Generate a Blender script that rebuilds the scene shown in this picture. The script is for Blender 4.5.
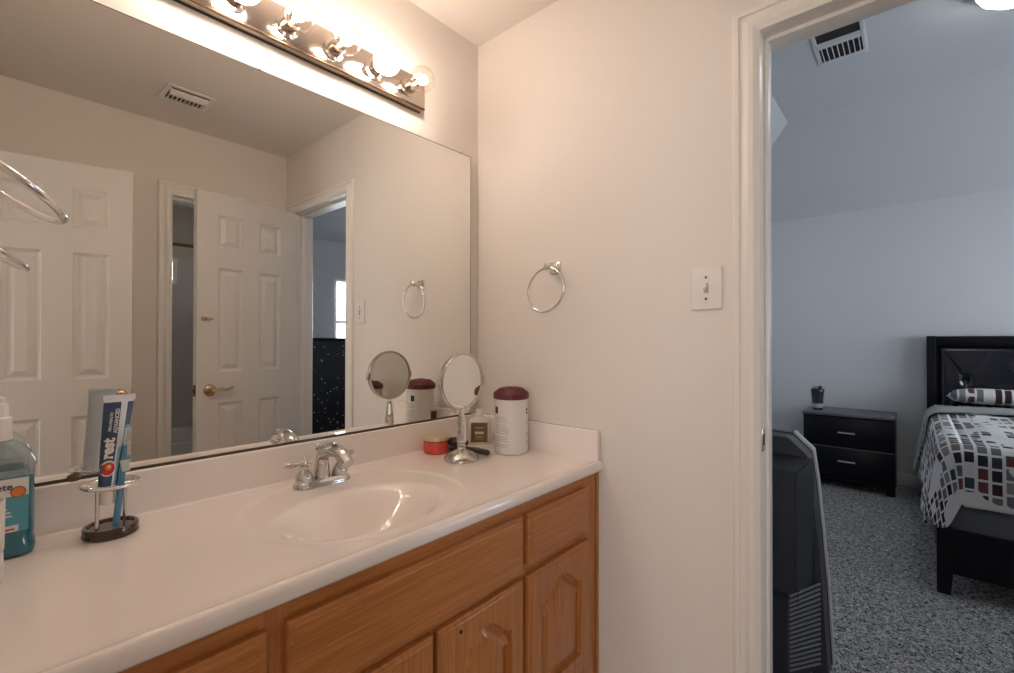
import bpy, bmesh, math, random
from mathutils import Vector, Matrix
from mathutils.geometry import tessellate_polygon
random.seed(7)
PI = math.pi
scene = bpy.context.scene
for o in list(bpy.data.objects):
    bpy.data.objects.remove(o, do_unlink=True)

# ------------------------------------------------------------------ camera
F_PX = 463.94
cam_d = bpy.data.cameras.new('camera')
cam_d.sensor_width = 36.0
cam_d.sensor_fit = 'HORIZONTAL'
cam_d.lens = F_PX * 36.0 / 1014.0
cam_d.clip_start = 0.02
cam = bpy.data.objects.new('camera', cam_d)
scene.collection.objects.link(cam)
_yaw, _pit, _rol = (math.radians(v) for v in (41.1824, 0.4055, 0.0709))
_fw = Vector((math.cos(_yaw)*math.cos(_pit), math.sin(_yaw)*math.cos(_pit), math.sin(_pit)))
_rt = Vector((math.sin(_yaw), -math.cos(_yaw), 0))
_up = _rt.cross(_fw)
_rt, _up = _rt*math.cos(_rol) + _up*math.sin(_rol), _up*math.cos(_rol) - _rt*math.sin(_rol)
cam.matrix_world = Matrix(((_rt.x, _up.x, -_fw.x, -1.34892), (_rt.y, _up.y, -_fw.y, -1.34061),
                           (_rt.z, _up.z, -_fw.z, 1.23682), (0, 0, 0, 1)))
scene.camera = cam

# ------------------------------------------------------------------ world, daylight, exposure
world = bpy.data.worlds.new('sky')
scene.world = world
world.use_nodes = True
wb = world.node_tree.nodes['Background']
wb.inputs['Color'].default_value = (0.80, 0.90, 1.0, 1)
wb.inputs['Strength'].default_value = 2.0
vs = scene.view_settings
vs.view_transform = 'Standard'
vs.look = 'None'
vs.gamma = 1.0
vs.use_curve_mapping = False
vs.exposure = 0.88
scene.cycles.max_bounces = 14
scene.cycles.diffuse_bounces = 6
scene.cycles.glossy_bounces = 8
scene.cycles.transparent_max_bounces = 16
scene.cycles.transmission_bounces = 8
scene.cycles.sample_clamp_indirect = 6.0
scene.cycles.caustics_reflective = True
scene.cycles.caustics_refractive = False
scene.cycles.use_denoising = True
BULB = 28.0          # emission of the vanity bulbs
BULB_COL = (1.0, 0.845, 0.735)
DAY_COL = (0.80, 0.89, 1.0)

def daylight(name, loc, rot, sx, sy, power, col=DAY_COL):  # area lamp, for window daylight and the added fill
    l = bpy.data.lights.new(name, 'AREA')
    l.shape = 'RECTANGLE'
    l.size, l.size_y, l.energy, l.color = sx, sy, power, col
    o = bpy.data.objects.new(name, l)
    o.location, o.rotation_euler = loc, rot
    scene.collection.objects.link(o)
    return o
# daylight standing outside the bedroom windows, the tub room window plus an added fill lamp behind the camera
daylight('daylight_and_fill', (1.95, -4.12, 1.45), (PI/2, 0, 0), 0.95, 1.15, 20)
daylight('daylight_and_fill', (3.02, -4.12, 1.45), (PI/2, 0, 0), 0.95, 1.15, 30)
daylight('daylight_and_fill', (-0.50, -3.95, 1.85), (PI/2, 0, 0), 0.6, 0.3, 15, (1.0, 0.96, 0.90))
daylight('daylight_and_fill', (-3.75, -2.1, 1.45), (0, -PI/2, 0), 1.3, 1.3, 13, (1.0, 0.90, 0.82))  # added fill lamp, no known window there

# ------------------------------------------------------------------ materials
def new_mat(name):
    m = bpy.data.materials.new(name)
    m.use_nodes = True
    return m, m.node_tree, m.node_tree.nodes['Principled BSDF']

def flat(name, col, rough=0.5, metal=0.0, bump=None, spec=0.5, coat=0.0, emis=None, var=0.0):
    m, nt, b = new_mat(name)
    b.inputs['Base Color'].default_value = (*col, 1)
    b.inputs['Roughness'].default_value = rough
    b.inputs['Metallic'].default_value = metal
    b.inputs['Specular IOR Level'].default_value = spec
    b.inputs['Coat Weight'].default_value = coat
    if emis:
        b.inputs['Emission Color'].default_value = (*emis[0], 1)
        b.inputs['Emission Strength'].default_value = emis[1]
    if bump or var:
        tc = nt.nodes.new('ShaderNodeTexCoord')
        n = nt.nodes.new('ShaderNodeTexNoise')
        n.inputs['Scale'].default_value = bump[0] if bump else 3.0
        n.inputs['Detail'].default_value = 4
        nt.links.new(tc.outputs['Object'], n.inputs['Vector'])
        if bump:
            bp = nt.nodes.new('ShaderNodeBump')
            bp.inputs['Strength'].default_value = bump[1]
            bp.inputs['Distance'].default_value = bump[2]
            nt.links.new(n.outputs['Fac'], bp.inputs['Height'])
            nt.links.new(bp.outputs['Normal'], b.inputs['Normal'])
        if var:
            mx = nt.nodes.new('ShaderNodeMix'); mx.data_type = 'RGBA'
            n2 = nt.nodes.new('ShaderNodeTexNoise'); n2.inputs['Scale'].default_value = 2.5
            nt.links.new(tc.outputs['Object'], n2.inputs['Vector'])
            nt.links.new(n2.outputs['Fac'], mx.inputs['Factor'])
            mx.inputs['A'].default_value = (*[c*(1-var) for c in col], 1)
            mx.inputs['B'].default_value = (*[min(1, c*(1+var)) for c in col], 1)
            nt.links.new(mx.outputs['Result'], b.inputs['Base Color'])
    return m

def oak(name, vertical):
    m, nt, b = new_mat(name)
    tc = nt.nodes.new('ShaderNodeTexCoord')
    mp = nt.nodes.new('ShaderNodeMapping')
    mp.inputs['Scale'].default_value = (46, 46, 2.2) if vertical else (2.2, 46, 46)
    nt.links.new(tc.outputs['Object'], mp.inputs['Vector'])
    n = nt.nodes.new('ShaderNodeTexNoise')
    n.inputs['Scale'].default_value = 2.2; n.inputs['Detail'].default_value = 6
    n.inputs['Distortion'].default_value = 0.6
    nt.links.new(mp.outputs['Vector'], n.inputs['Vector'])
    n2 = nt.nodes.new('ShaderNodeTexNoise')
    n2.inputs['Scale'].default_value = 10; n2.inputs['Detail'].default_value = 8
    nt.links.new(mp.outputs['Vector'], n2.inputs['Vector'])
    add = nt.nodes.new('ShaderNodeMath'); add.operation = 'MULTIPLY_ADD'
    nt.links.new(n2.outputs['Fac'], add.inputs[0]); add.inputs[1].default_value = 0.45
    nt.links.new(n.outputs['Fac'], add.inputs[2])
    r = nt.nodes.new('ShaderNodeValToRGB')
    e = r.color_ramp.elements
    e[0].position, e[0].color = 0.42, (0.34, 0.120, 0.029, 1)
    e[1].position, e[1].color = 0.98, (0.56, 0.235, 0.073, 1)
    k = e.new(0.70); k.color = (0.46, 0.172, 0.045, 1)
    nt.links.new(add.outputs[0], r.inputs['Fac'])
    nt.links.new(r.outputs['Color'], b.inputs['Base Color'])
    b.inputs['Roughness'].default_value = 0.32
    b.inputs['Coat Weight'].default_value = 0.25
    b.inputs['Coat Roughness'].default_value = 0.2
    bp = nt.nodes.new('ShaderNodeBump')
    bp.inputs['Strength'].default_value = 0.15; bp.inputs['Distance'].default_value = 0.001
    nt.links.new(n2.outputs['Fac'], bp.inputs['Height'])
    nt.links.new(bp.outputs['Normal'], b.inputs['Normal'])
    return m

def carpet_mat():
    m, nt, b = new_mat('grey_carpet')
    tc = nt.nodes.new('ShaderNodeTexCoord')
    n = nt.nodes.new('ShaderNodeTexNoise')
    n.inputs['Scale'].default_value = 75; n.inputs['Detail'].default_value = 3
    n.inputs['Distortion'].default_value = 1.6; n.inputs['Roughness'].default_value = 0.7
    nt.links.new(tc.outputs['Object'], n.inputs['Vector'])
    r = nt.nodes.new('ShaderNodeValToRGB')
    e = r.color_ramp.elements
    e[0].position, e[0].color = 0.40, (0.035, 0.035, 0.038, 1)
    e[1].position, e[1].color = 0.60, (0.80, 0.79, 0.78, 1)
    nt.links.new(n.outputs['Fac'], r.inputs['Fac'])
    nt.links.new(r.outputs['Color'], b.inputs['Base Color'])
    b.inputs['Roughness'].default_value = 1.0
    b.inputs['Specular IOR Level'].default_value = 0.05
    bp = nt.nodes.new('ShaderNodeBump')
    bp.inputs['Strength'].default_value = 0.9; bp.inputs['Distance'].default_value = 0.012
    nt.links.new(n.outputs['Fac'], bp.inputs['Height'])
    nt.links.new(bp.outputs['Normal'], b.inputs['Normal'])
    return m

def tile_mat(name, c1, c2, scale):
    m, nt, b = new_mat(name)
    tc = nt.nodes.new('ShaderNodeTexCoord')
    br = nt.nodes.new('ShaderNodeTexBrick')
    br.offset = 0.0
    br.inputs['Color1'].default_value = (*c1, 1); br.inputs['Color2'].default_value = (*c1, 1)
    br.inputs['Mortar'].default_value = (*c2, 1)
    br.inputs['Scale'].default_value = scale
    br.inputs['Mortar Size'].default_value = 0.012
    br.inputs['Brick Width'].default_value = 1.0; br.inputs['Row Height'].default_value = 1.0
    nt.links.new(tc.outputs['Object'], br.inputs['Vector'])
    nt.links.new(br.outputs['Color'], b.inputs['Base Color'])
    b.inputs['Roughness'].default_value = 0.35
    return m

def quilt_mat():
    m, nt, b = new_mat('block_print_quilt')
    uv = nt.nodes.new('ShaderNodeTexCoord')
    sep = nt.nodes.new('ShaderNodeSeparateXYZ')
    nt.links.new(uv.outputs['UV'], sep.inputs[0])
    def M(op, a, bb=None, c=None):
        n = nt.nodes.new('ShaderNodeMath'); n.operation = op
        for i, v in enumerate((a, bb, c)):
            if v is None: continue
            if isinstance(v, (int, float)): n.inputs[i].default_value = v
            else: nt.links.new(v, n.inputs[i])
        return n.outputs[0]
    cu = M('DIVIDE', sep.outputs['Y'], 0.046)
    iu = M('FLOOR', cu)
    wn0 = nt.nodes.new('ShaderNodeTexWhiteNoise'); wn0.noise_dimensions = '1D'
    nt.links.new(iu, wn0.inputs['W'])
    cv = M('ADD', M('DIVIDE', sep.outputs['X'], 0.062), M('MULTIPLY', wn0.outputs['Value'], 0.45))
    iv = M('FLOOR', cv)
    fu = M('ABSOLUTE', M('SUBTRACT', M('FRACT', cu), 0.5))
    fv = M('ABSOLUTE', M('SUBTRACT', M('FRACT', cv), 0.5))
    inside = M('MULTIPLY', M('LESS_THAN', fu, 0.365), M('LESS_THAN', fv, 0.41))
    cb = nt.nodes.new('ShaderNodeCombineXYZ')
    nt.links.new(iu, cb.inputs[0]); nt.links.new(iv, cb.inputs[1])
    wn = nt.nodes.new('ShaderNodeTexWhiteNoise'); wn.noise_dimensions = '2D'
    nt.links.new(cb.outputs[0], wn.inputs['Vector'])
    r = nt.nodes.new('ShaderNodeValToRGB'); r.color_ramp.interpolation = 'CONSTANT'
    e = r.color_ramp.elements
    cols = [(0.0, (.035, .035, .045)), (.20, (.16, .16, .175)), (.36, (.15, .06, .05)), (.46, (.06, .03, .032)),
            (.56, (.27, .26, .25)), (.66, (.70, .69, .67)), (.80, (.05, .065, .085)), (.88, (.20, .17, .15)), (.95, (.68, .67, .65))]
    e[0].position, e[0].color = 0, (*cols[0][1], 1)
    e[1].position, e[1].color = cols[1][0], (*cols[1][1], 1)
    for p, c in cols[2:]:
        k = e.new(p); k.color = (*c, 1)
    nt.links.new(wn.outputs['Value'], r.inputs['Fac'])
    mx = nt.nodes.new('ShaderNodeMix'); mx.data_type = 'RGBA'
    nz = nt.nodes.new('ShaderNodeTexNoise'); nz.inputs['Scale'].default_value = 5.0
    nt.links.new(uv.outputs['UV'], nz.inputs['Vector'])
    inside = M('MULTIPLY', inside, M('LESS_THAN', nz.outputs['Fac'], 0.56))
    nt.links.new(inside, mx.inputs['Factor'])
    mx.inputs['A'].default_value = (.72, .71, .70, 1)
    nt.links.new(r.outputs['Color'], mx.inputs['B'])
    nt.links.new(mx.outputs['Result'], b.inputs['Base Color'])
    b.inputs['Roughness'].default_value = 0.9
    b.inputs['Specular IOR Level'].default_value = 0.1
    return m

def glass_thin(name, tint=(1, 1, 1), refl=0.08, milk=0.0):
    m, nt, b = new_mat(name)
    out = nt.nodes['Material Output']
    tr = nt.nodes.new('ShaderNodeBsdfTransparent'); tr.inputs['Color'].default_value = (*tint, 1)
    gl = nt.nodes.new('ShaderNodeBsdfGlossy'); gl.inputs['Roughness'].default_value = 0.04
    lw = nt.nodes.new('ShaderNodeLayerWeight'); lw.inputs['Blend'].default_value = 0.25
    ma = nt.nodes.new('ShaderNodeMath'); ma.operation = 'MULTIPLY_ADD'; ma.use_clamp = True
    nt.links.new(lw.outputs['Facing'], ma.inputs[0]); ma.inputs[1].default_value = 0.5; ma.inputs[2].default_value = refl
    mx = nt.nodes.new('ShaderNodeMixShader')
    nt.links.new(ma.outputs[0], mx.inputs[0]); nt.links.new(tr.outputs[0], mx.inputs[1]); nt.links.new(gl.outputs[0], mx.inputs[2])
    last = mx
    if milk:
        df = nt.nodes.new('ShaderNodeBsdfTranslucent'); df.inputs['Color'].default_value = (*tint, 1)
        m2 = nt.nodes.new('ShaderNodeMixShader'); m2.inputs[0].default_value = milk
        nt.links.new(mx.outputs[0], m2.inputs[1]); nt.links.new(df.outputs[0], m2.inputs[2])
        last = m2
    nt.links.new(last.outputs[0], out.inputs['Surface'])
    return m

def glow(name, col, s):
    m, nt, b = new_mat(name)
    b.inputs['Base Color'].default_value = (.9, .88, .85, 1)
    b.inputs['Emission Color'].default_value = (*col, 1)
    b.inputs['Emission Strength'].default_value = s
    return m

def painted_glint_mat():
    m, nt, b = new_mat('black_painted_glints')
    tc = nt.nodes.new('ShaderNodeTexCoord')
    v = nt.nodes.new('ShaderNodeTexVoronoi'); v.inputs['Scale'].default_value = 30
    nt.links.new(tc.outputs['Object'], v.inputs['Vector'])
    lt = nt.nodes.new('ShaderNodeMath'); lt.operation = 'LESS_THAN'; lt.inputs[1].default_value = 0.20
    nt.links.new(v.outputs['Distance'], lt.inputs[0])
    sp = nt.nodes.new('ShaderNodeSeparateColor'); nt.links.new(v.outputs['Color'], sp.inputs[0])
    g2 = nt.nodes.new('ShaderNodeMath'); g2.operation = 'GREATER_THAN'; g2.inputs[1].default_value = 0.58
    nt.links.new(sp.outputs[0], g2.inputs[0])
    mu = nt.nodes.new('ShaderNodeMath'); mu.operation = 'MULTIPLY'
    nt.links.new(lt.outputs[0], mu.inputs[0]); nt.links.new(g2.outputs[0], mu.inputs[1])
    mx = nt.nodes.new('ShaderNodeMix'); mx.data_type = 'RGBA'
    nt.links.new(mu.outputs[0], mx.inputs['Factor'])
    mx.inputs['A'].default_value = (.006, .006, .009, 1); mx.inputs['B'].default_value = (.50, .51, .55, 1)  # pale dots in the base colour stand in for glints
    nt.links.new(mx.outputs['Result'], b.inputs['Base Color'])
    b.inputs['Roughness'].default_value = 0.4
    return m

M = {}
M['wall'] = flat('cream_wall_paint', (.79, .735, .68), .62, bump=(170, .10, .002), spec=.25)
M['ceil'] = flat('cream_ceiling_paint', (.79, .735, .68), .8, bump=(60, .15, .003), spec=.1)
M['bedwall'] = flat('wall_paint_daylight_cast', (.62, .625, .64), .7, bump=(120, .1, .002), spec=.2)  # cream walls, with the cool daylight cast put into the colour
M['bedceil'] = flat('pale_grey_ceiling_paint', (.56, .57, .59), .85, bump=(45, .3, .006), spec=.1)
M['tubwall'] = flat('tub_room_paint', (.55, .51, .46), .7, spec=.2)
M['trim'] = flat('white_trim_paint', (.83, .79, .74), .32, spec=.4)
M['door'] = flat('white_door_paint', (.72, .695, .66), .38, spec=.4)
M['carpet'] = carpet_mat()
M['tile'] = tile_mat('beige_floor_tile', (.45, .38, .31), (.30, .25, .20), 3.2)
M['tubtile'] = tile_mat('pale_wall_tile', (.50, .49, .47), (.40, .39, .37), 8.0)
M['counter'] = flat('cream_cultured_marble', (.90, .825, .775), .13, spec=.5, coat=.3, var=.03)
M['oak_v'] = oak('oak_upright_grain', True)
M['oak_h'] = oak('oak_level_grain', False)
M['dark'] = flat('painted_hole_shade', (.02, .014, .01), .8)  # near-black colour painted where holes and openings lie in shade
M['chrome'] = flat('chrome', (.78, .77, .75), .08, 1.0)
M['tap'] = flat('faucet_chrome', (.60, .595, .585), .09, 1.0)
M['steel'] = flat('worn_chrome', (.62, .60, .57), .22, 1.0)
M['bar'] = flat('mirror_finish_nickel', (.66, .585, .52), .14, 1.0)
M['bronze'] = flat('bronze_edge', (.17, .105, .065), .35, 1.0)
M['brass'] = flat('satin_brass', (.60, .45, .27), .22, 1.0)
M['mirror'] = flat('silvered_glass', (.86, .865, .84), .0, 1.0)
M['mirror_edge'] = flat('dark_mirror_edge', (.07, .055, .045), .4)
M['white_pl'] = flat('white_plastic', (.80, .77, .73), .35)
M['ivory'] = flat('ivory_plastic', (.76, .71, .65), .35)
M['maroon'] = flat('maroon_plastic', (.13, .018, .03), .3)
M['label_w'] = flat('white_paper_label', (.78, .76, .73), .5)
M['ink'] = flat('dark_ink', (.035, .035, .04), .6)
M['ink_grey'] = flat('grey_ink', (.42, .41, .40), .6)
M['red'] = flat('red_jar_plastic', (.72, .075, .055), .22)
M['gold_lid'] = flat('pale_gold_lid', (.72, .60, .40), .3, .55)
M['olive'] = flat('olive_label', (.155, .11, .045), .5)
M['brown'] = flat('dark_brown_plastic', (.05, .028, .018), .3)
M['black_pl'] = flat('black_plastic', (.016, .015, .016), .35)
M['brown_glass'] = flat('dark_brown_base', (.05, .022, .012), .12, coat=.5)
M['tube_white'] = flat('tube_white', (.74, .78, .82), .3)
M['tube_blue'] = flat('tube_navy', (.035, .07, .14), .3)
M['tube_light'] = flat('tube_pale_blue', (.30, .50, .68), .3)
M['brush_blue'] = flat('toothbrush_blue', (.10, .27, .42), .3)
M['pale_green'] = flat('pale_green_rubber', (.55, .64, .55), .4)
M['orange'] = flat('orange_print', (.80, .24, .05), .4)
M['redprint'] = flat('red_print', (.62, .03, .03), .4)
M['teal'] = flat('blue_green_liquid', (.02, .15, .21), .08, coat=.6)
M['teal_label'] = flat('teal_label', (.10, .35, .44), .4)
M['clear_pl'] = glass_thin('clear_plastic', (.86, .92, .93), .12, .12)
M['bulb_glass'] = glass_thin('clear_bulb_glass', (1, .97, .93), .06)
M['bulb_white'] = glow('lit_white_bulb', BULB_COL, BULB * .55)
M['filament'] = glow('lit_filament', BULB_COL, BULB * 2.6)
M['pane'] = glass_thin('window_glass', (1, 1, 1), .05)
M['dome'] = glow('lit_dome', (1.0, .96, .90), 8.0)
M['blackwood'] = flat('black_lacquer', (.004, .004, .008), .36, spec=.28)
M['blackleather'] = flat('black_leather', (.007, .008, .014), .22, bump=(220, .2, .002), coat=.3)
M['greytop'] = flat('grey_worn_top', (.13, .13, .14), .35)
M['boxfab'] = flat('grey_box_fabric', (.17, .18, .20), .85, bump=(60, .2, .003), var=.15)
M['mattfab'] = flat('pale_grey_ticking', (.42, .44, .47), .85)
M['greyfold'] = flat('grey_quilt_lining', (.36, .36, .36), .9, bump=(120, .2, .002))
M['quilt'] = quilt_mat()
M['silver'] = flat('silver_plastic', (.55, .57, .60), .35, .3)
M['tvblack'] = flat('charcoal_plastic', (.028, .030, .037), .40)
M['grille'] = flat('grey_slats', (.17, .18, .20), .4)
M['smoke'] = flat('smoky_cup_plastic', (.025, .028, .04), .15, coat=.4)
M['painted_glints'] = painted_glint_mat()
M['tub'] = flat('white_enamel', (.72, .72, .71), .15)
M['blind'] = flat('white_blind', (.80, .80, .80), .5)

# ------------------------------------------------------------------ mesh helpers
def origin(o):
    v = Vector((0, 0, 0))
    while o is not None:
        v += o.location
        o = o.parent
    return v

class MB:
    """collects shapes; build() links them as ONE mesh object (coordinates are world, taken relative to the parent)"""
    def __init__(s):
        s.bm = bmesh.new()
    def _mark(s, faces, mi):
        for f in faces:
            f.material_index = mi
    def box(s, x0, x1, y0, y1, z0, z1, bev=0.0, mi=0, seg=2, rot=None):
        r = bmesh.ops.create_cube(s.bm, size=1.0)
        vs_ = r['verts']
        c = Vector(((x0+x1)/2, (y0+y1)/2, (z0+z1)/2))
        for v in vs_:
            v.co = Vector((v.co.x*(x1-x0), v.co.y*(y1-y0), v.co.z*(z1-z0)))
        fs = list({f for v in vs_ for f in v.link_faces})
        s._mark(fs, mi)
        if bev > 0:
            es = list({e for v in vs_ for e in v.link_edges})
            rr = bmesh.ops.bevel(s.bm, geom=es, offset=bev, segments=seg, affect='EDGES', profile=.5)
            s._mark(rr['faces'], mi)
            vs_ = list({v for f in rr['faces'] for v in f.verts} | {v for v in vs_ if v.is_valid})
        for v in vs_:
            v.co = (rot @ v.co if rot else v.co) + c
        return s
    def lathe(s, prof, c, seg=32, mi=0, rot=None, cap=True, sx=1.0, sy=1.0):
        """prof: (radius, height) pairs from bottom to top about local z"""
        rows = []
        c = Vector(c)
        for r, h in prof:
            row = []
            for k in range(seg):
                a = 2*PI*k/seg
                p = Vector((r*math.cos(a)*sx, r*math.sin(a)*sy, h))
                row.append(s.bm.verts.new((rot @ p if rot else p) + c))
            rows.append(row)
        for i in range(len(rows)-1):
            for k in range(seg):
                f = s.bm.faces.new((rows[i][k], rows[i][(k+1) % seg], rows[i+1][(k+1) % seg], rows[i+1][k]))
                f.material_index = mi
        if cap:
            f = s.bm.faces.new(list(reversed(rows[0]))); f.material_index = mi
            f = s.bm.faces.new(rows[-1]); f.material_index = mi
        return s
    def tube(s, pts, rad, seg=12, mi=0, closed=False, flatten=None):
        pts = [Vector(p) for p in pts]
        n = len(pts)
        rad = rad if isinstance(rad, (list, tuple)) else [rad]*n
        up = None
        rows = []
        for i, p in enumerate(pts):
            if closed:
                t = (pts[(i+1) % n] - pts[i-1]).normalized()
            else:
                t = (pts[min(i+1, n-1)] - pts[max(i-1, 0)]).normalized()
            if up is None:
                up = Vector((0, 0, 1)) if abs(t.z) < .9 else Vector((0, 1, 0))
            a = t.cross(up)
            if a.length < 1e-6:
                a = t.cross(Vector((1, 0, 0)))
            a.normalize()
            b = a.cross(t).normalized()
            up = b
            fl = flatten or (1, 1)
            rows.append([s.bm.verts.new(p + a*(rad[i]*fl[0]*math.cos(2*PI*k/seg)) + b*(rad[i]*fl[1]*math.sin(2*PI*k/seg))) for k in range(seg)])
        m = n if closed else n-1
        for i in range(m):
            A, B = rows[i], rows[(i+1) % n]
            for k in range(seg):
                f = s.bm.faces.new((A[k], A[(k+1) % seg], B[(k+1) % seg], B[k])); f.material_index = mi
        if not closed:
            f = s.bm.faces.new(list(reversed(rows[0]))); f.material_index = mi
            f = s.bm.faces.new(rows[-1]); f.material_index = mi
        return s
    def ball(s, c, r, mi=0, u=24, v=16, sz=(1, 1, 1)):
        rr = bmesh.ops.create_uvsphere(s.bm, u_segments=u, v_segments=v, radius=r)
        for w in rr['verts']:
            w.co = Vector((w.co.x*sz[0], w.co.y*sz[1], w.co.z*sz[2])) + Vector(c)
        s._mark({f for w in rr['verts'] for f in w.link_faces}, mi)
        return s
    def grid(s, rows, mi=0, uvs=None, closed=False):
        """rows of equal length of points"""
        vr = [[s.bm.verts.new(p) for p in row] for row in rows]
        lay = s.bm.loops.layers.uv.verify() if uvs else None
        for i in range(len(vr)-1):
            n = len(vr[i])
            for k in range(n if closed else n-1):
                k2 = (k+1) % n
                f = s.bm.faces.new((vr[i][k], vr[i][k2], vr[i+1][k2], vr[i+1][k])); f.material_index = mi
                if lay:
                    for lp, (a, b) in zip(f.loops, ((i, k), (i, k2), (i+1, k2), (i+1, k))):
                        lp[lay].uv = uvs[a][b]
        return vr
    def prism(s, poly, axis, a, b, mi=0, bev=0.0):
        """poly: 2-D outline, extruded along axis 'x' (poly = y,z), 'y' (x,z) or 'z' (x,y) from a to b"""
        def P(p, t):
            return {'x': (t, p[0], p[1]), 'y': (p[0], t, p[1]), 'z': (p[0], p[1], t)}[axis]
        A = [s.bm.verts.new(P(p, a)) for p in poly]
        B = [s.bm.verts.new(P(p, b)) for p in poly]
        n = len(poly)
        fs = []
        for i in range(n):
            fs.append(s.bm.faces.new((A[i], A[(i+1) % n], B[(i+1) % n], B[i])))
        fs.append(s.bm.faces.new(list(reversed(A)))); fs.append(s.bm.faces.new(B))
        s._mark(fs, mi)
        if bev:
            es = list({e for f in fs for e in f.edges})
            rr = bmesh.ops.bevel(s.bm, geom=es, offset=bev, segments=2, affect='EDGES')
            s._mark(rr['faces'], mi)
        return s
    def loops_fill(s, loops3, mi=0):
        """flat polygon with holes"""
        vs_ = [[s.bm.verts.new(p) for p in lp] for lp in loops3]
        fl = [v for lp in vs_ for v in lp]
        for t in tessellate_polygon([[Vector(p) for p in lp] for lp in loops3]):
            try:
                f = s.bm.faces.new([fl[i] for i in t]); f.material_index = mi
            except ValueError:
                pass
        return vs_
    def build(s, name, mats, parent=None, smooth=40, kind=None, fixn=True):
        if fixn:
            bmesh.ops.recalc_face_normals(s.bm, faces=s.bm.faces)
        off = origin(parent) if parent is not None else Vector((0, 0, 0))
        if off.length:
            bmesh.ops.translate(s.bm, verts=s.bm.verts, vec=-off)
        me = bpy.data.meshes.new(name)
        s.bm.to_mesh(me); s.bm.free()
        for m in (mats if isinstance(mats, (list, tuple)) else [mats]):
            me.materials.append(m)
        if smooth:
            for p in me.polygons:
                p.use_smooth = True
            me.set_sharp_from_angle(angle=math.radians(smooth))
        o = bpy.data.objects.new(name, me)
        scene.collection.objects.link(o)
        if parent is not None:
            o.parent = parent
        if kind:
            o['kind'] = kind
        return o

def thing(name, loc, label, cat, group=None):
    o = bpy.data.objects.new(name, None)
    o.empty_display_size = .05
    o.location = loc
    scene.collection.objects.link(o)
    o['label'] = label; o['category'] = cat
    if group: o['group'] = group
    return o

def tag(o, label, cat, group=None):
    o['label'] = label; o['category'] = cat
    if group: o['group'] = group
    return o

def struct(name, loc=(0, 0, 0)):
    o = bpy.data.objects.new(name, None)
    o.location = loc
    scene.collection.objects.link(o)
    o['kind'] = 'structure'
    return o

def text_polys(body, size, spacing=1.0, bold=0.0):
    """triangles of a word in 2-D, centred on x, baseline at y=0"""
    cu = bpy.data.curves.new('word', 'FONT')
    cu.body = body; cu.size = size; cu.align_x = 'LEFT'; cu.space_character = spacing
    cu.offset = bold
    cu.resolution_u = 3
    ob = bpy.data.objects.new('word', cu)
    scene.collection.objects.link(ob)
    dg = bpy.context.evaluated_depsgraph_get()
    me = bpy.data.meshes.new_from_object(ob.evaluated_get(dg))
    v = [(w.co.x, w.co.y) for w in me.vertices]
    p = [tuple(q.vertices) for q in me.polygons]
    bpy.data.objects.remove(ob, do_unlink=True)
    bpy.data.meshes.remove(me)
    w = max((a for a, _ in v), default=0)
    return v, p, w
def put_text(mb, body, size, fn, mi=0, spacing=1.0, bold=0.0):
    """fn maps 2-D text coordinates to a world point"""
    v, p, w = text_polys(body, size, spacing, bold)
    vv = [mb.bm.verts.new(fn(a, b)) for a, b in v]
    for q in p:
        try:
            f = mb.bm.faces.new([vv[i] for i in q]); f.material_index = mi
        except ValueError:
            pass
    return w

# ------------------------------------------------------------------ room shell
H = 2.44
WX, SY = -1.452, -1.809          # west and south wall faces of the vanity room
D0, D1 = -1.0425, -1.690         # doorways in the east and west walls (y range, inside the jambs)
DH = 2.0465
T = 0.11
def wall_with_hole_x(name, x0, x1, ya, yb, ztop, h0, h1, hz, m):
    b = MB()
    b.box(x0, x1, ya, min(h0, h1), 0, ztop); b.box(x0, x1, max(h0, h1), yb, 0, ztop)
    b.box(x0, x1, min(h0, h1), max(h0, h1), hz, ztop)
    return b.build(name, m, kind='structure', smooth=0)
MB().box(WX-T, 0, 0, .10, 0, H).build('wall_north', M['wall'], kind='structure', smooth=0)
# east wall: vanity side cream, bedroom side greyed to carry its daylight cast
JO = .012   # jamb board thickness
b = MB()
for (x0, x1, mi, zt) in ((0, T*.5, 0, H), (T*.5, T, 1, 3.05)):
    ya, yb = (SY, .10) if mi == 0 else (-3.9, .27)
    b.box(x0, x1, ya, D1-JO, 0, zt, mi=mi); b.box(x0, x1, D0+JO, yb, 0, zt, mi=mi)
    b.box(x0, x1, D1-JO, D0+JO, DH+JO, zt, mi=mi)
b.build('wall_east', [M['wall'], M['bedwall']], kind='structure', smooth=0)
wall_with_hole_x('wall_west', WX-T, WX, SY, 0, H, D0+JO, D1-JO, DH+JO, M['wall'])
SX0, SX1 = -.632, -.085          # doorway in the south wall
b = MB()
b.box(WX-T, SX0-JO, SY-T, SY, 0, H); b.box(SX1+JO, T*.5, SY-T, SY, 0, H); b.box(SX0-JO, SX1+JO, SY-T, SY, DH+JO, H)
b.build('wall_south', M['wall'], kind='structure', smooth=0)
MB().box(WX-T, T, SY-T, .1, H, H+.05).build('ceiling', M['ceil'], kind='structure', smooth=0)
MB().box(WX-T, T*.5, SY-T, .1, -.05, 0).build('floor', M['tile'], kind='structure', smooth=0)

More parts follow.
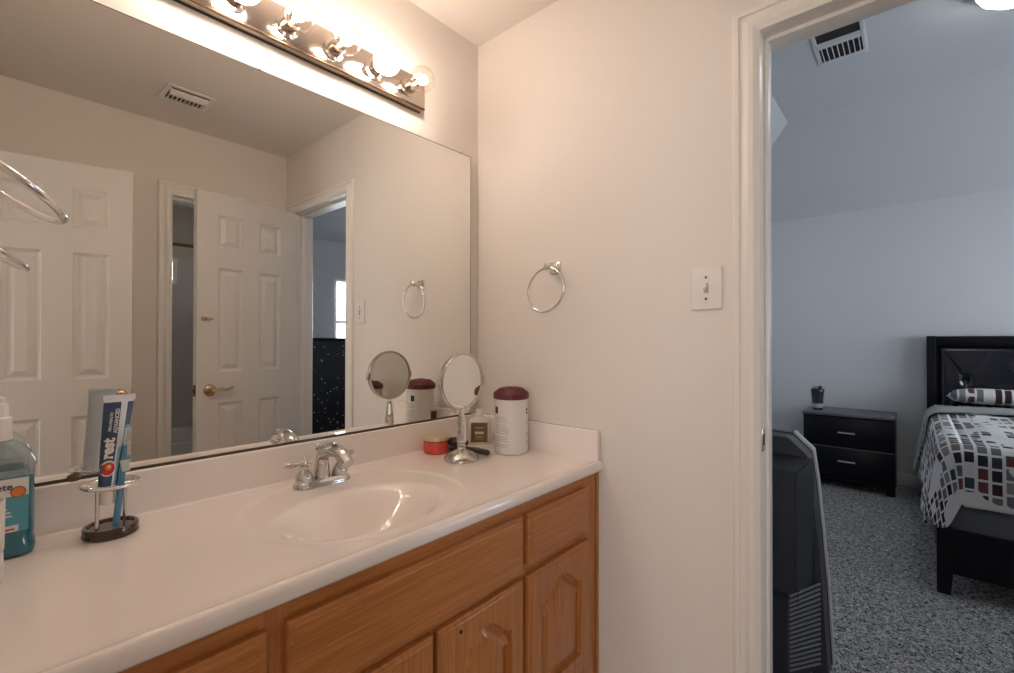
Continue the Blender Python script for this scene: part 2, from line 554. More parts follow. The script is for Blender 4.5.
# casings: stepped moulding swept round three sides of a doorway
def casing(name, fn, w0, w1, ztop, width=.0675, m=None):
    """fn(u, v, d): u along the wall, v up, d away from the wall. w0<w1 opening edges"""
    prof = [(0, 0), (0, .010), (.006, .0135), (.014, .018), (.026, .018), (.033, .0135), (.045, .0085), (.0490, .0080), (.0500, .0145), (.060, .0145), (.0655, .011), (width, .006), (width, 0)]
    b = MB()
    rows = []
    for (sx, uu, vv) in ((-1, w0, 0), (-1, w0, 1), (1, w1, 1), (1, w1, 0)):
        row = []
        for (o, d) in prof:
            row.append(fn(uu + sx*o, (ztop + o) if vv else 0.0, d))
        rows.append(row)
    vr = b.grid(rows)
    b.bm.faces.new(vr[0]); b.bm.faces.new(vr[-1])
    return b.build(name, m or M['trim'], kind='structure', smooth=25)
casing('trim_1', lambda u, v, d: (-d, u, v), D1, D0, DH)
casing('trim_2', lambda u, v, d: (T+d, u, v), D1, D0, DH)
casing('trim_3', lambda u, v, d: (u, SY+d, v), SX0, SX1, DH)
casing('trim_4', lambda u, v, d: (WX+d, u, v), D1, D0, DH)
def jamb_x(name, x0, x1, stop0, stop1):
    b = MB()
    b.box(x0, x1, D0, D0+JO, 0, DH+JO); b.box(x0, x1, D1-JO, D1, 0, DH+JO); b.box(x0, x1, D1, D0, DH, DH+JO)
    b.box(stop0, stop1, D0-.010, D0, 0, DH, bev=.002); b.box(stop0, stop1, D1, D1+.010, 0, DH, bev=.002)
    b.box(stop0, stop1, D1+.010, D0-.010, DH-.010, DH)
    return b.build(name, M['trim'], kind='structure', smooth=30)
jamb_x('trim_5', 0, T, .040, .075)
jamb_x('trim_6', WX-T, WX, WX-.075, WX-.040)
b = MB()
b.box(SX0-JO, SX0, SY-T, SY, 0, DH+JO); b.box(SX1, SX1+JO, SY-T, SY, 0, DH+JO); b.box(SX0, SX1, SY-T, SY, DH, DH+JO)
b.box(SX0, SX0+.01, SY-.08, SY-.045, 0, DH); b.box(SX0, SX1, SY-.08, SY-.045, DH-.01, DH)
b.build('trim_7', M['trim'], kind='structure', smooth=30)
# strike plate on the near jamb
b = MB()
b.box(.004, .034, D0-.0016, D0, .945, 1.005, bev=.0006)
b.box(.012, .026, D0-.0022, D0-.0010, .960, .990, mi=1)  # dark block painted in as the shaded latch hole
sp = b.build('strike_plate', [M['steel'], M['dark']], smooth=30)
tag(sp, 'small worn metal strike plate set in the door jamb left of the bedroom', 'strike plate')
b = MB()
b.box(-.011, 0, D0+.069, -.60, 0, .085, bev=.003); b.build('baseboard_east', M['trim'], kind='structure', smooth=30)
MB().box(WX+.002, SX0-.07, SY, SY+.011, 0, .085, bev=.003).build('baseboard_south', M['trim'], kind='structure', smooth=30)

# ------------------------------------------------------------------ room behind the camera (its wall opening is added for the fill lamp)
HX = -3.6
b = MB()
b.box(HX-.1, WX-T, -.3, -.2, 0, H); b.box(HX-.1, WX-T, -2.9, -2.8, 0, H)
b.box(HX-.1, HX, -1.45, -.3, 0, H); b.box(HX-.1, HX, -2.8, -1.45, 0, .75); b.box(HX-.1, HX, -2.8, -1.45, 2.15, H)
b.build('wall_back_room', M['wall'], kind='structure', smooth=0)
MB().box(HX-.1, WX-T, -2.9, -.2, -.05, 0).build('floor_back_room', M['carpet'], kind='structure', smooth=0)
MB().box(HX-.1, WX-T, -2.9, -.2, H, H+.05).build('ceiling_back_room', M['ceil'], kind='structure', smooth=0)
MB().box(WX-T-.001, WX-T, -2.8, SY-T, 0, H).build('wall_back_room_side', M['wall'], kind='structure', smooth=0)

# ------------------------------------------------------------------ tub room seen through the gap in the mirror
TY = -3.68
b = MB()
b.box(-1.5, -1.4, TY, SY-T, 0, H)
b.build('wall_tub_room', M['tubwall'], kind='structure', smooth=0)
TWX0, TWX1, TWZ0, TWZ1 = -.80, -.160, 1.735, 1.965
b = MB()
b.box(-1.5, .054, TY-.1, TY, 0, TWZ0, mi=0); b.box(-1.5, .054, TY-.1, TY, TWZ1, H, mi=1)
b.box(-1.5, TWX0, TY-.1, TY, TWZ0, TWZ1); b.box(TWX1, .054, TY-.1, TY, TWZ0, TWZ1)
b.build('wall_tub_room_south', [M['tubtile'], M['tubwall']], kind='structure', smooth=0)
MB().box(-1.5, .054, TY-.1, SY-T, -.05, 0).build('floor_tub_room', M['tile'], kind='structure', smooth=0)
MB().box(-1.5, .054, TY-.1, SY-T, H, H+.05).build('ceiling_tub_room', M['ceil'], kind='structure', smooth=0)
def window_y(name, x0, x1, z0, z1, y, blind=0, mull=True):
    w = struct(name, ((x0+x1)/2, y, z0))
    b = MB()
    f = .035
    b.box(x0, x0+f, y-.05, y-.01, z0, z1); b.box(x1-f, x1, y-.05, y-.01, z0, z1)
    b.box(x0+f, x1-f, y-.05, y-.01, z0, z0+f); b.box(x0+f, x1-f, y-.05, y-.01, z1-f, z1)
    if mull:
        b.box(x0+f, x1-f, y-.045, y-.015, (z0+z1)/2-.02, (z0+z1)/2+.02)
    b.build('window_frame', M['blind'], w, smooth=0)
    MB().box(x0+f, x1-f, y-.034, y-.030, z0+f, z1-f).build('window_pane', M['pane'], w, smooth=0)
    if blind:
        b = MB()
        R = Matrix.Rotation(math.radians(8), 3, 'X')
        for k in range(blind):
            z = z0+.03 + (z1-z0-.06)*k/(blind-1)
            b.box(x0+.015, x1-.015, y+.008, y+.032, z-.0008, z+.0008, rot=R)
        b.build('blind_slats', M['blind'], w, smooth=0)
    return w
window_y('window_3', TWX0, TWX1, TWZ0, TWZ1, TY, mull=False)
tb = thing('bathtub', (-.6, -3.26, 0), 'white bathtub reflected at the bottom of the dark doorway gap', 'bathtub')
b = MB()
ox0, ox1, oy0, oy1, zr = -1.395, .048, TY+.002, -2.84, .45
outer = [(ox0, oy0), (ox1, oy0), (ox1, oy1), (ox0, oy1)]
def rr_pts(x0, x1, y0, y1, r, n=8):
    pts = []
    for cx_, cy_, a0 in ((x1-r, y1-r, 0), (x0+r, y1-r, PI/2), (x0+r, y0+r, PI), (x1-r, y0+r, 1.5*PI)):
        for k in range(n+1):
            a = a0 + PI/2*k/n
            pts.append((cx_+r*math.cos(a), cy_+r*math.sin(a)))
    return pts
inner = rr_pts(ox0+.09, ox1-.09, oy0+.07, oy1-.07, .18)
b.loops_fill([[(x, y, zr) for x, y in outer], [(x, y, zr) for x, y in inner]])
rows = []
for ins, z in ((0, zr), (.012, zr-.01), (.04, .25), (.08, .12), (.14, .09)):
    rows.append([(x, y, z) for x, y in rr_pts(ox0+.09+ins, ox1-.09-ins, oy0+.07+ins, oy1-.07-ins, max(.05, .18-ins*.3))])
vr = b.grid(rows, closed=True); b.bm.faces.new(vr[-1])
b.grid([[(x, y, zr) for x, y in outer], [(x, y, zr-.05) for x, y in outer], [(x, y, 0) for x, y in outer]], closed=True)
b.build('tub_basin', M['tub'], tb, smooth=35)
b = MB().tube([(-1.398, -2.86, 1.953), (.053, -2.86, 1.953)], .0125)
b.lathe([(.03, 0), (.03, .01)], (-1.399, -2.86, 1.953), rot=Matrix.Rotation(PI/2, 3, 'Y')); b.lathe([(.03, 0), (.03, .01)], (.043, -2.86, 1.953), rot=Matrix.Rotation(PI/2, 3, 'Y'))
tag(b.build('shower_rod', M['bronze'], smooth=40), 'brown shower curtain rod across the dark doorway gap in the mirror', 'shower rod')

# ------------------------------------------------------------------ bedroom shell
BX, BYN, BYS, BZ = 3.87, .27, -3.9, 3.0
RUN, BZW = .905, 2.405
MB().box(BX, BX+.1, BYS-.1, BYN+.1, 0, 3.05).build('wall_bedroom_east', M['bedwall'], kind='structure', smooth=0)
MB().box(T, BX, BYN, BYN+.1, 0, 3.05).build('wall_bedroom_north', M['bedwall'], kind='structure', smooth=0)
W1 = (1.47, 2.42, .93, 1.965); W2 = (2.55, 3.50, .93, 1.965)
b = MB()
xs = [T, W1[0], W1[1], W2[0], W2[1], BX]
b.box(T, BX, BYS-.1, BYS, 0, W1[2]); b.box(T, BX, BYS-.1, BYS, W1[3], 3.05)
for i in (0, 2, 4):
    b.box(xs[i], xs[i+1], BYS-.1, BYS, W1[2], W1[3])
b.build('wall_bedroom_south', M['bedwall'], kind='structure', smooth=0)
window_y('window_1', *W1[:4], BYS, blind=26)
window_y('window_2', *W2[:4], BYS, blind=26)
MB().box(T*.5, BX+.1, BYS-.1, BYN+.1, -.05, 0).build('floor_bedroom', M['carpet'], kind='structure', smooth=0)
# ceiling: flat in the middle, sloping down to the side walls
b = MB()
xi, yn, ys_ = BX-RUN, BYN-.855, BYS+.9
P = lambda x, y, z: b.bm.verts.new((x, y, z))
f1 = [P(T, ys_, BZ), P(xi, ys_, BZ), P(xi, yn, BZ), P(T, yn, BZ)]
e1, e2 = P(BX, BYN, BZW), P(BX, BYS, BZW)
n1, s1 = P(T, BYN, BZW), P(T, BYS, BZW)
b.bm.faces.new(f1); b.bm.faces.new((f1[2], f1[1], e2, e1)); b.bm.faces.new((f1[3], f1[2], e1, n1)); b.bm.faces.new((f1[1], f1[0], s1, e2))
r_ = bmesh.ops.extrude_face_region(b.bm, geom=list(b.bm.faces))
for v in [g for g in r_['geom'] if isinstance(g, bmesh.types.BMVert)]:
    v.co.z += .05
b.build('ceiling_bedroom', M['bedceil'], kind='structure', smooth=0)
MB().box(BX-.014, BX, BYS, BYN, 0, .10, bev=.004).build('baseboard_bedroom_east', M['bedwall'], kind='structure', smooth=30)

# ------------------------------------------------------------------ six-panel doors
def panel_door(name, w, h, t=.035, st0=None, st=None, mid=None):
    """leaf in local coordinates: x 0..w from the hinge, y 0 (front) .. t, z 0..h"""
    b = MB()
    st, mid = st or w*.185, mid or w*.165
    st0 = st0 or st
    pw = (w-st-st0-mid)/2
    xs = [(st0, st0+pw), (st0+pw+mid, w-st)]
    zs = [(.22, .878), (1.046, 1.614), (1.726, 1.905)]
    holes = [(a, bb, c, d) for (a, bb) in xs for (c, d) in zs]
    for side in (0, 1):
        Y = (lambda d: d) if side == 0 else (lambda d: t-d)
        out = [(0, Y(0), 0), (w, Y(0), 0), (w, Y(0), h), (0, Y(0), h)]
        rect = lambda q, i, d: [(q[0]+i, Y(d), q[2]+i), (q[1]-i, Y(d), q[2]+i), (q[1]-i, Y(d), q[3]-i), (q[0]+i, Y(d), q[3]-i)]
        b.loops_fill([out] + [rect(q, 0, 0) for q in holes])
        for q in holes:
            vr = b.grid([rect(q, 0, 0), rect(q, .003, .005), rect(q, .014, .0110), rect(q, .018, .0110), rect(q, .042, .0020)], closed=True)
            b.bm.faces.new(vr[-1])
    for (a, c) in (((0, 0), (w, 0)), ((w, 0), (w, h)), ((w, h), (0, h)), ((0, h), (0, 0))):
        b.bm.faces.new([b.bm.verts.new(p) for p in ((a[0], 0, a[1]), (c[0], 0, c[1]), (c[0], t, c[1]), (a[0], t, a[1]))])
    bmesh.ops.remove_doubles(b.bm, verts=b.bm.verts, dist=1e-5)
    return b.build(name, M['door'], smooth=20, kind='structure')

def lever(parent, x, z, sgn, y=0.0):
    """door lever on the front face (y<0 side is the front), handle running towards sgn"""
    b = MB()
    R = Matrix.Rotation(PI/2, 3, 'X')
    b.lathe([(.032, 0), (.032, .004), (.027, .010), (.014, .013), (.012, .040), (.014, .046), (.010, .052)], (x, y, z), rot=R)
    b.tube([(x, y-.042, z), (x+sgn*.03, y-.046, z+.006), (x+sgn*.06, y-.046, z+.001), (x+sgn*.088, y-.044, z+.006), (x+sgn*.102, y-.042, z+.012)], [.010, .009, .0078, .0072, .005], flatten=(1, 1))
    o = b.build('lever_handle', M['brass'], None, smooth=50)
    o.parent = parent
    return o
dw = .580
d1 = panel_door('door_1', dw, 2.018)
# local x runs from the hinge towards -x in the room; the front faces the mirror
ang = math.radians(10.9)
d1.matrix_world = Matrix.Translation((-.021, -1.620, .012)) @ Matrix.Rotation(PI - ang, 4, 'Z')
lever(d1, dw-.066, .952, -1)
b = MB()
b.box(dw-.062, dw-.022, -.004, 0, 1.335-.011, 1.335+.011, bev=.001)
b.box(dw-.075, dw-.05, -.012, -.004, 1.335-.005, 1.335+.005, bev=.002); b.box(dw-.050, dw-.043, -.016, -.003, 1.335-.010, 1.335+.010, bev=.002)
o = b.build('slide_bolt', M['brass'], None, smooth=30); o.parent = d1
b = MB(); b.box(dw-.001, dw+.0015, .006, .029, .925, .985); b.box(dw, dw+.009, .012, .023, .945, .962)
o = b.build('latch', M['bronze'], None, smooth=0); o.parent = d1
W2D = .560
d2 = panel_door('door_2', W2D, 2.018, st0=.128, st=.084, mid=.100)
a2 = math.radians(12.0)
# this leaf hangs on the west wall; x runs away from its hinge, its front faces the mirror, so build it mirrored
d2.matrix_world = Matrix.Translation((-.864-W2D*math.cos(a2), -1.476-W2D*math.sin(a2), .012)) @ Matrix.Rotation(a2, 4, 'Z') @ Matrix.Diagonal((1, -1, 1, 1))
lever(d2, W2D-.045, .960, -1)
b = MB(); b.box(W2D-.0005, W2D+.002, .006, .029, .925, .985); b.box(W2D, W2D+.009, .012, .023, .945, .962)
o = b.build('latch', M['bronze'], None, smooth=0); o.parent = d2

# ------------------------------------------------------------------ vanity
ZC = .840
VX0, VX1 = -1.448, -.003
va = thing('vanity_cabinet', (-.726, -.28, 0), 'long honey oak bathroom vanity cabinet under the cream counter', 'cabinet')
FY = -.557
b = MB()
b.box(VX0, VX0+.018, FY+.02, -.004, .0, ZC-.032); b.box(VX1-.018, VX1, FY+.02, -.004, 0, ZC-.032)
b.box(VX0+.018, VX1-.018, -.022, -.004, .1, ZC-.032); b.box(VX0+.018, VX1-.018, FY+.02, -.022, .1, .118)
b.box(VX0+.018, VX1-.018, -.50, -.48, 0, .1)
b.build('carcass', M['oak_v'], va, smooth=0)
b = MB()
zt0 = ZC-.032
stiles = [(VX0, -1.345), (-1.052, -1.004), (-.412, -.374), (-.088, VX1)]
for x0, x1 in stiles:
    b.box(x0, x1, FY, FY+.02, .10, zt0, bev=.0008)
rails = [(.765, zt0), (.60, .65), (.10, .24)]
for i in range(3):
    for z0, z1 in rails:
        b.box(stiles[i][1], stiles[i+1][0], FY+.0005, FY+.02, z0, z1, mi=1)
b.box(-.0120, VX1+.0012, FY-.006, FY, .10, zt0, bev=.001)
b.build('face_frame', [M['oak_v'], M['oak_h']], va, smooth=30)
def drawer_front(x0, x1, z0, z1, y, name, lab=None):
    b = MB()
    pr = [(0, .020), (0, .007), (.003, .0035), (.009, .0025), (.012, .0005), (.016, 0)]
    rows = []
    for i, d in pr:
        rows.append([(x0+i, y+d, z0+i), (x1-i, y+d, z0+i), (x1-i, y+d, z1-i), (x0+i, y+d, z1-i)])
    vr = b.grid(rows, closed=True)
    b.bm.faces.new(vr[0]); b.bm.faces.new(vr[-1])
    o = b.build(name, M['oak_h'], va, smooth=20)
    if lab: o['label'] = lab
    return o
YF = FY-.0205
ZT, ZB = .775, .640
drawer_front(-.384, -.078, ZB, ZT, YF, 'drawer')
drawer_front(-1.013, -.4056, ZB-.012, ZT+.001, YF, 'false_front', 'wide oak panel below the basin')
drawer_front(-1.362, -1.044, ZB, ZT, YF, 'drawer')
def arch_outline(x0, x1, z0, zsh, zcr, n=28):
    pts = [(x0, z0), (x1, z0)]
    cx_ = (x0+x1)/2; hw = (x1-x0)/2
    for k in range(n+1):
        s = 1 - 2*k/n                      # +1 .. -1 from right to left
        a = abs(s)
        q = min(1, a/.90)
        h = (.5+.5*math.cos(q*PI))**.68
        pts.append((cx_ + s*hw, zsh + (zcr-zsh)*h))
    return pts
def inset(poly, d):
    n = len(poly); out = []
    for i in range(n):
        p0, p1, p2 = Vector(poly[i-1]), Vector(poly[i]), Vector(poly[(i+1) % n])
        e1_, e2_ = (p1-p0).normalized(), (p2-p1).normalized()
        n1_, n2_ = Vector((-e1_.y, e1_.x)), Vector((-e2_.y, e2_.x))
        m_ = n1_+n2_
        if m_.length < 1e-6: m_ = n1_
        m_.normalize()
        k = d/max(.45, m_.dot(n1_))
        out.append(tuple(p1 + m_*k))
    return out
def cab_door(x0, x1, z0, z1, y, lab=None):
    b = MB()
    t = .020
    st = .052
    hole = arch_outline(x0+st, x1-st, z0+.052, z1-.102, z1-.050)
    pr = [(0, t), (0, .006), (.003, .003), (.008, .0022), (.011, 0)]
    rows = [[(x0+i, y+d, z0+i), (x1-i, y+d, z0+i), (x1-i, y+d, z1-i), (x0+i, y+d, z1-i)] for i, d in pr]
    vr = b.grid(rows, closed=True); b.bm.faces.new(vr[0])
    out = rows[-1]
    b.loops_fill([out, [(p[0], y, p[1]) for p in hole]])
    pr2 = [(0, 0), (.0008, .012), (.003, .0160), (.013, .0160), (.030, .0030), (.032, .0024)]
    vr = b.grid([[(p[0], y+d, p[1]) for p in (inset(hole, i) if i else hole)] for i, d in pr2], closed=True)
    last = [v.co.copy() for v in vr[-1]]
    fl = vr[-1]
    for tr in tessellate_polygon([last]):
        try: b.bm.faces.new([fl[i] for i in tr])
        except ValueError: pass
    bmesh.ops.remove_doubles(b.bm, verts=b.bm.verts, dist=1e-6)
    o = b.build('cabinet_door', M['oak_v'], va, smooth=28)
    return o
ZD0, ZD1 = .228, .611
cab_door(-.384, -.078, ZD0, ZD1, YF)
cmid = cab_door(-.694, -.4056, ZD0, ZD1, YF)
cab_door(-1.013, -.7065, ZD0, ZD1, YF)
cab_door(-1.362, -1.044, ZD0, ZD1, YF)
R_ = Matrix.Rotation(PI/2, 3, 'X')
b = MB().lathe([(.0045, -.0005), (.0045, .0012)], (-.632, YF, .5835), seg=14, rot=R_)
b.build('knob_hole_shade', M['dark'], cmid, smooth=0)  # flat dark disc, shade of a small hole put into colour

# countertop with integral basin: one skin with an edge that curls under, height pressed in as an oval
ct = thing('countertop', (-.726, -.28, ZC-.03), 'cream cultured marble vanity counter with built-in oval basin', 'countertop')
BXC, BYC, BA, BB = -.734, -.358, .216, .158
OXC, OYC, OA, OB = -.715, -.305, .272, .252
def ctop(x, y):
    e = math.hypot((x-BXC)/BA, (y-BYC)/BB)
    z = ZC
    eo = math.hypot((x-OXC)/OA, (y-OYC)/OB)
    def ss(a, b_, t):
        t = max(0, min(1, (t-a)/(b_-a))); return t*t*(3-2*t)
    z -= .0022*(1-ss(.94, 1.0, eo))
    if e < 1.12:
        if e < 1.0:
            z -= .105*(1-e**2.2)**1.8
    return z
b = MB()
xs = [VX0+.0 + (VX1-VX0+.001)*k/330 for k in range(331)]
rows = []
lip = [(-.530, ZC), (-.552, ZC), (-.560, ZC+.0015), (-.5665, ZC+.0035), (-.5715, ZC+.0030), (-.5755, ZC-.0005), (-.5790, ZC-.0075), (-.5800, ZC-.0150), (-.5795, ZC-.0240), (-.5765, ZC-.0285), (-.5700, ZC-.0300), (-.50, ZC-.0300)]
ny = 128
for j in range(ny):
    y = -.012 - (.530-.012)*j/(ny-1)
    rows.append([(x, y, ctop(x, y)) for x in xs])
for y, z in lip[1:]:
    rows.append([(x, y, z) for x in xs])
b.grid(rows)
b.build('counter_top', M['counter'], ct, smooth=75)
b = MB()
prof = [(-.003, ZC-.03), (-.003, .9395), (-.0045, .9405), (-.0185, .9405), (-.0215, .9375), (-.022, .9345), (-.022, ZC+.008), (-.0245, ZC+.0025), (-.030, ZC-.0002), (-.030, ZC-.03)]
A = [b.bm.verts.new((VX0, y, z)) for y, z in prof]; B_ = [b.bm.verts.new((VX1, y, z)) for y, z in prof]
for i in range(len(prof)):
    j = (i+1) % len(prof); b.bm.faces.new((A[i], A[j], B_[j], B_[i]))
b.bm.faces.new(A); b.bm.faces.new(list(reversed(B_)))
b.build('backsplash', M['counter'], ct, smooth=35)
b = MB()
prof = [(-.003, ZC-.03), (-.003, .9395), (-.0045, .9405), (-.0175, .9405), (-.0205, .9375), (-.021, .9345), (-.021, ZC+.006), (-.0235, ZC+.002), (-.028, ZC-.0002), (-.028, ZC-.03)]
A = [b.bm.verts.new((x, -.0225, z)) for x, z in prof]; B_ = [b.bm.verts.new((x, -.569, z)) for x, z in prof]
for i in range(len(prof)):
    j = (i+1) % len(prof); b.bm.faces.new((A[i], A[j], B_[j], B_[i]))
b.bm.faces.new(list(reversed(A))); b.bm.faces.new(B_)
b.build('side_splash', M['counter'], ct, smooth=35)
b = MB().lathe([(.021, 0), (.021, .003), (.016, .004), (.015, .001)], (BXC, BYC+.01, ctop(BXC, BYC+.01)-.001), seg=28)
b.build('drain', M['chrome'], ct)

# ------------------------------------------------------------------ faucet
FX, FYC = -.7145, -.106
ZF = ZC-.002
fa = thing('faucet', (FX, FYC, ZF), 'chrome two-handle faucet with arched spout behind the basin', 'faucet')
b = MB()
def stad(hl, r, n=12):
    pts = []
    for k in range(n+1):
        a = -PI/2 + PI*k/n; pts.append((hl + r*math.cos(a), r*math.sin(a)))
    for k in range(n+1):
        a = PI/2 + PI*k/n; pts.append((-hl + r*math.cos(a), r*math.sin(a)))
    return pts
rows = [[(FX+x, FYC+y, ZF+z) for x, y in stad(.051, r)] for r, z in ((.029, 0), (.029, .006), (.027, .011), (.0235, .0135), (.021, .0165), (.018, .018))]
vr = b.grid(rows, closed=True); b.bm.faces.new(vr[-1]); b.bm.faces.new(list(reversed(vr[0])))
b.build('base_plate', M['tap'], fa, smooth=40)
b = MB()
sp_pts, sp_r = [], []
for k in range(21):
    t = k/20
    if t < .35:
        q = t/.35
        sp_pts.append((FX, FYC+.006-.004*q, ZF+.010+.056*q)); sp_r.append(.0235-.0060*q)
    else:
        q = (t-.35)/.65
        a = PI*(1-q*.86)
        sp_pts.append((FX, FYC+.002-.066-.066*math.cos(a)*1.0 if False else FYC+.002-(.066+.066*math.cos(a)), ZF+.066+.036*math.sin(a)*1.0)); sp_r.append(.0175+.0025*math.sin(q*PI)-.0015*q)
b.tube(sp_pts, sp_r, seg=18)
e_ = Vector(sp_pts[-1]); d_ = (e_-Vector(sp_pts[-3])).normalized()
b.tube([e_-d_*.004, e_+d_*.010], [.0170, .0170], seg=18)
b.build('spout', M['tap'], fa, smooth=50)
b = MB().tube([(FX, FYC+.028, ZF+.012), (FX, FYC+.028, ZF+.094)], .0028, seg=8)
b.ball((FX, FYC+.028, ZF+.098), .0065); b.lathe([(.0075, -.002), (.0075, 0), (.0035, .002)], (FX, FYC+.028, ZF+.091), seg=16)
b.build('lift_rod', M['tap'], fa)
for s in (-1, 1):
    hx = FX+s*.051
    b = MB()
    b.lathe([(.0215, .012), (.0225, .020), (.022, .028), (.0185, .037), (.0125, .045), (.0085, .049), (.0085, .053), (.0105, .055), (.0105, .058), (.0075, .060)], (hx, FYC, ZF), seg=28)
    hd = b.build('handle', M['tap'], fa, smooth=50)
    b = MB()
    b.ball((hx, FYC, ZF+.066), .0095)
    dv = Vector((s*.95, .0 if s < 0 else .30, 0)).normalized()
    c = Vector((hx, FYC, ZF+.066))
    b.tube([c, c+dv*.016, c+dv*.022, c+dv*.045+Vector((0, 0, .001)), c+dv*.053+Vector((0, 0, .001))], [.0050, .0042, .0055, .0078, .0048], seg=14)
    b.tube([c, c-dv*.013, c-dv*.018], [.005, .0035, .0048], seg=12)
    b.ball(c+Vector((0, 0, .012)), .0045, u=14, v=10)
    b.build('lever', M['tap'], hd, smooth=50)

# ------------------------------------------------------------------ wall mirror
MX1, MZ0, MZ1 = -.0545, .9420, 1.9645
vm = thing('vanity_mirror', (-.75, -.008, MZ0), 'large frameless mirror across the wall above the counter', 'mirror')
MB().box(WX+.006, MX1, -.0138, -.004, MZ0, MZ1).build('mirror_glass', M['mirror'], vm, smooth=0)
b = MB()
e = .0016
b.box(WX+.006, MX1, -.0142, -.0032, MZ1, MZ1+e*1.3); b.box(MX1, MX1+e, -.0142, -.0032, MZ0, MZ1+e*1.3)
b.build('mirror_edge', M['mirror_edge'], vm, smooth=0)
b = MB()
b.box(WX+.006, MX1, -.0165, -.0035, MZ0-.0012, MZ0); b.box(WX+.006, MX1, -.0165, -.0144, MZ0, MZ0+.0050)
b.build('bottom_channel', M['mirror_edge'], vm, smooth=0)
for (x, z) in ((-.105, MZ1+.003), (-.85, MZ1+.003)):
    MB().lathe([(.0045, 0), (.0045, .002), (.002, .004)], (x, -.0142, z), seg=14, rot=R_).build('mirror_clip', M['steel'], vm)
b = MB().lathe([(.011, 0), (.011, .002), (.008, .0035)], (-1.213, -.0166, MZ0+.004), seg=20, rot=R_, sy=.75)
b.build('mirror_clip', M['bronze'], vm)

# ------------------------------------------------------------------ vanity light bar
LX0, LX1, LZ0, LZ1 = -1.135, -.2995, 2.056, 2.162
lb = thing('vanity_light', (-.717, -.004, LZ0), 'polished light bar with round globe bulbs above the big mirror', 'light fixture')
b = MB()
b.box(LX0, LX1, -.030, -.001, LZ0+.0058, LZ1, bev=.002); b.box(LX0+.001, LX1-.001, -.0235, -.001, LZ0+.0008, LZ0+.007)
b.build('back_plate', M['bar'], lb, smooth=30)
b = MB()
b.box(LX0, LX1, -.0325, -.0240, LZ0, LZ0+.0055, bev=.0015); b.box(LX0, LX1, -.004, -.001, LZ0-.002, LZ0+.0006)
b.build('edge_trim', M['bronze'], lb, smooth=30)
RY = Matrix.Rotation(PI/2, 3, 'X')     # local z -> -y
bulb_y = -.108
LZ = 2.108
for k in range(6):
    x = -.372 - .1375*k
    b = MB()
    b.lathe([(.031, 0), (.031, .004), (.0225, .007), (.0215, .034), (.0185, .036), (.0185, .030)], (x, -.030, LZ), rot=RY, seg=28)
    b.build('bulb_socket', M['bar'], lb, smooth=40)
    frosted = k in (1, 4)
    prof = []
    R0 = .0415
    for i in range(19):
        a = -PI*.5 + .40 + (PI-.40)*i/18
        prof.append((max(.0006, R0*math.cos(a)), R0*math.sin(a)))
    prof = [(.0135, -.052), (.0135, -.046)] + prof
    b = MB()
    b.lathe(prof, (x, bulb_y, LZ), rot=RY, seg=32, cap=False)
    bl = b.build('bulb', M['bulb_white'] if frosted else M['bulb_glass'], lb, smooth=60)
    if frosted:
        bl['label'] = 'white frosted bulb'
    else:
        bl['label'] = 'clear bulb with glowing filament'
        MB().ball((x, bulb_y+.002, LZ), .0165, u=20, v=12, sz=(1, .9, 1)).build('filament', M['filament'], bl)
        MB().tube([(x, -.062, LZ), (x, bulb_y+.012, LZ)], [.006, .0035], seg=10).build('filament_stem', M['label_w'], bl)

# ------------------------------------------------------------------ towel rings
def towel_ring(root, wall_x, my, mz, s, tip_dir, ringR=.079, wire=.0042):
    """s=-1: wall on +x side (ring in front at -x), s=+1 the other way"""
    out = Vector((s, 0, 0))
    RX = Matrix.Rotation(s*PI/2, 3, 'Y')
    b = MB()
    b.box(wall_x if s > 0 else wall_x-.008, wall_x+.008 if s > 0 else wall_x, my-.021, my+.021, mz-.021, mz+.021, bev=.003)
    b.box(*sorted((wall_x+s*.008, wall_x+s*.013)), my-.016, my+.016, mz-.016, mz+.016, bev=.003)
    b.build('mount', M['chrome'], root, smooth=30)
    b = MB()
    b.lathe([(.012, .010), (.009, .018), (.009, .040), (.0125, .044), (.0125, .056), (.009, .060)], (wall_x, my, mz), rot=RX, seg=20)
    b.build('post', M['chrome'], root)
    c0 = Vector((wall_x+s*.050, my, mz-.004))
    td = Vector(tip_dir).normalized()
    cc = c0 + td*ringR
    pts = [cc + td*(ringR*math.cos(a)) + Vector((0, 1, 0))*(ringR*math.sin(a)) for a in (2*PI*k/48 for k in range(48))]
    MB().tube(pts, wire, seg=10, closed=True).build('ring', M['chrome'], root, smooth=60)
tr = thing('towel_ring', (0, -.398, 1.487), 'chrome towel ring on the bare wall beside the light switch', 'towel ring')
towel_ring(tr, -.0005, -.390, 1.489, -1, (0, .10, -1), .076)
tl = thing('towel_ring', (WX, -.385, 1.505), 'chrome towel ring sticking out at the photo left edge', 'towel ring')
towel_ring(tl, WX+.0005, -.385, 1.508, 1, (math.cos(math.radians(33)), 0, -math.sin(math.radians(33))), .0815, .0055)

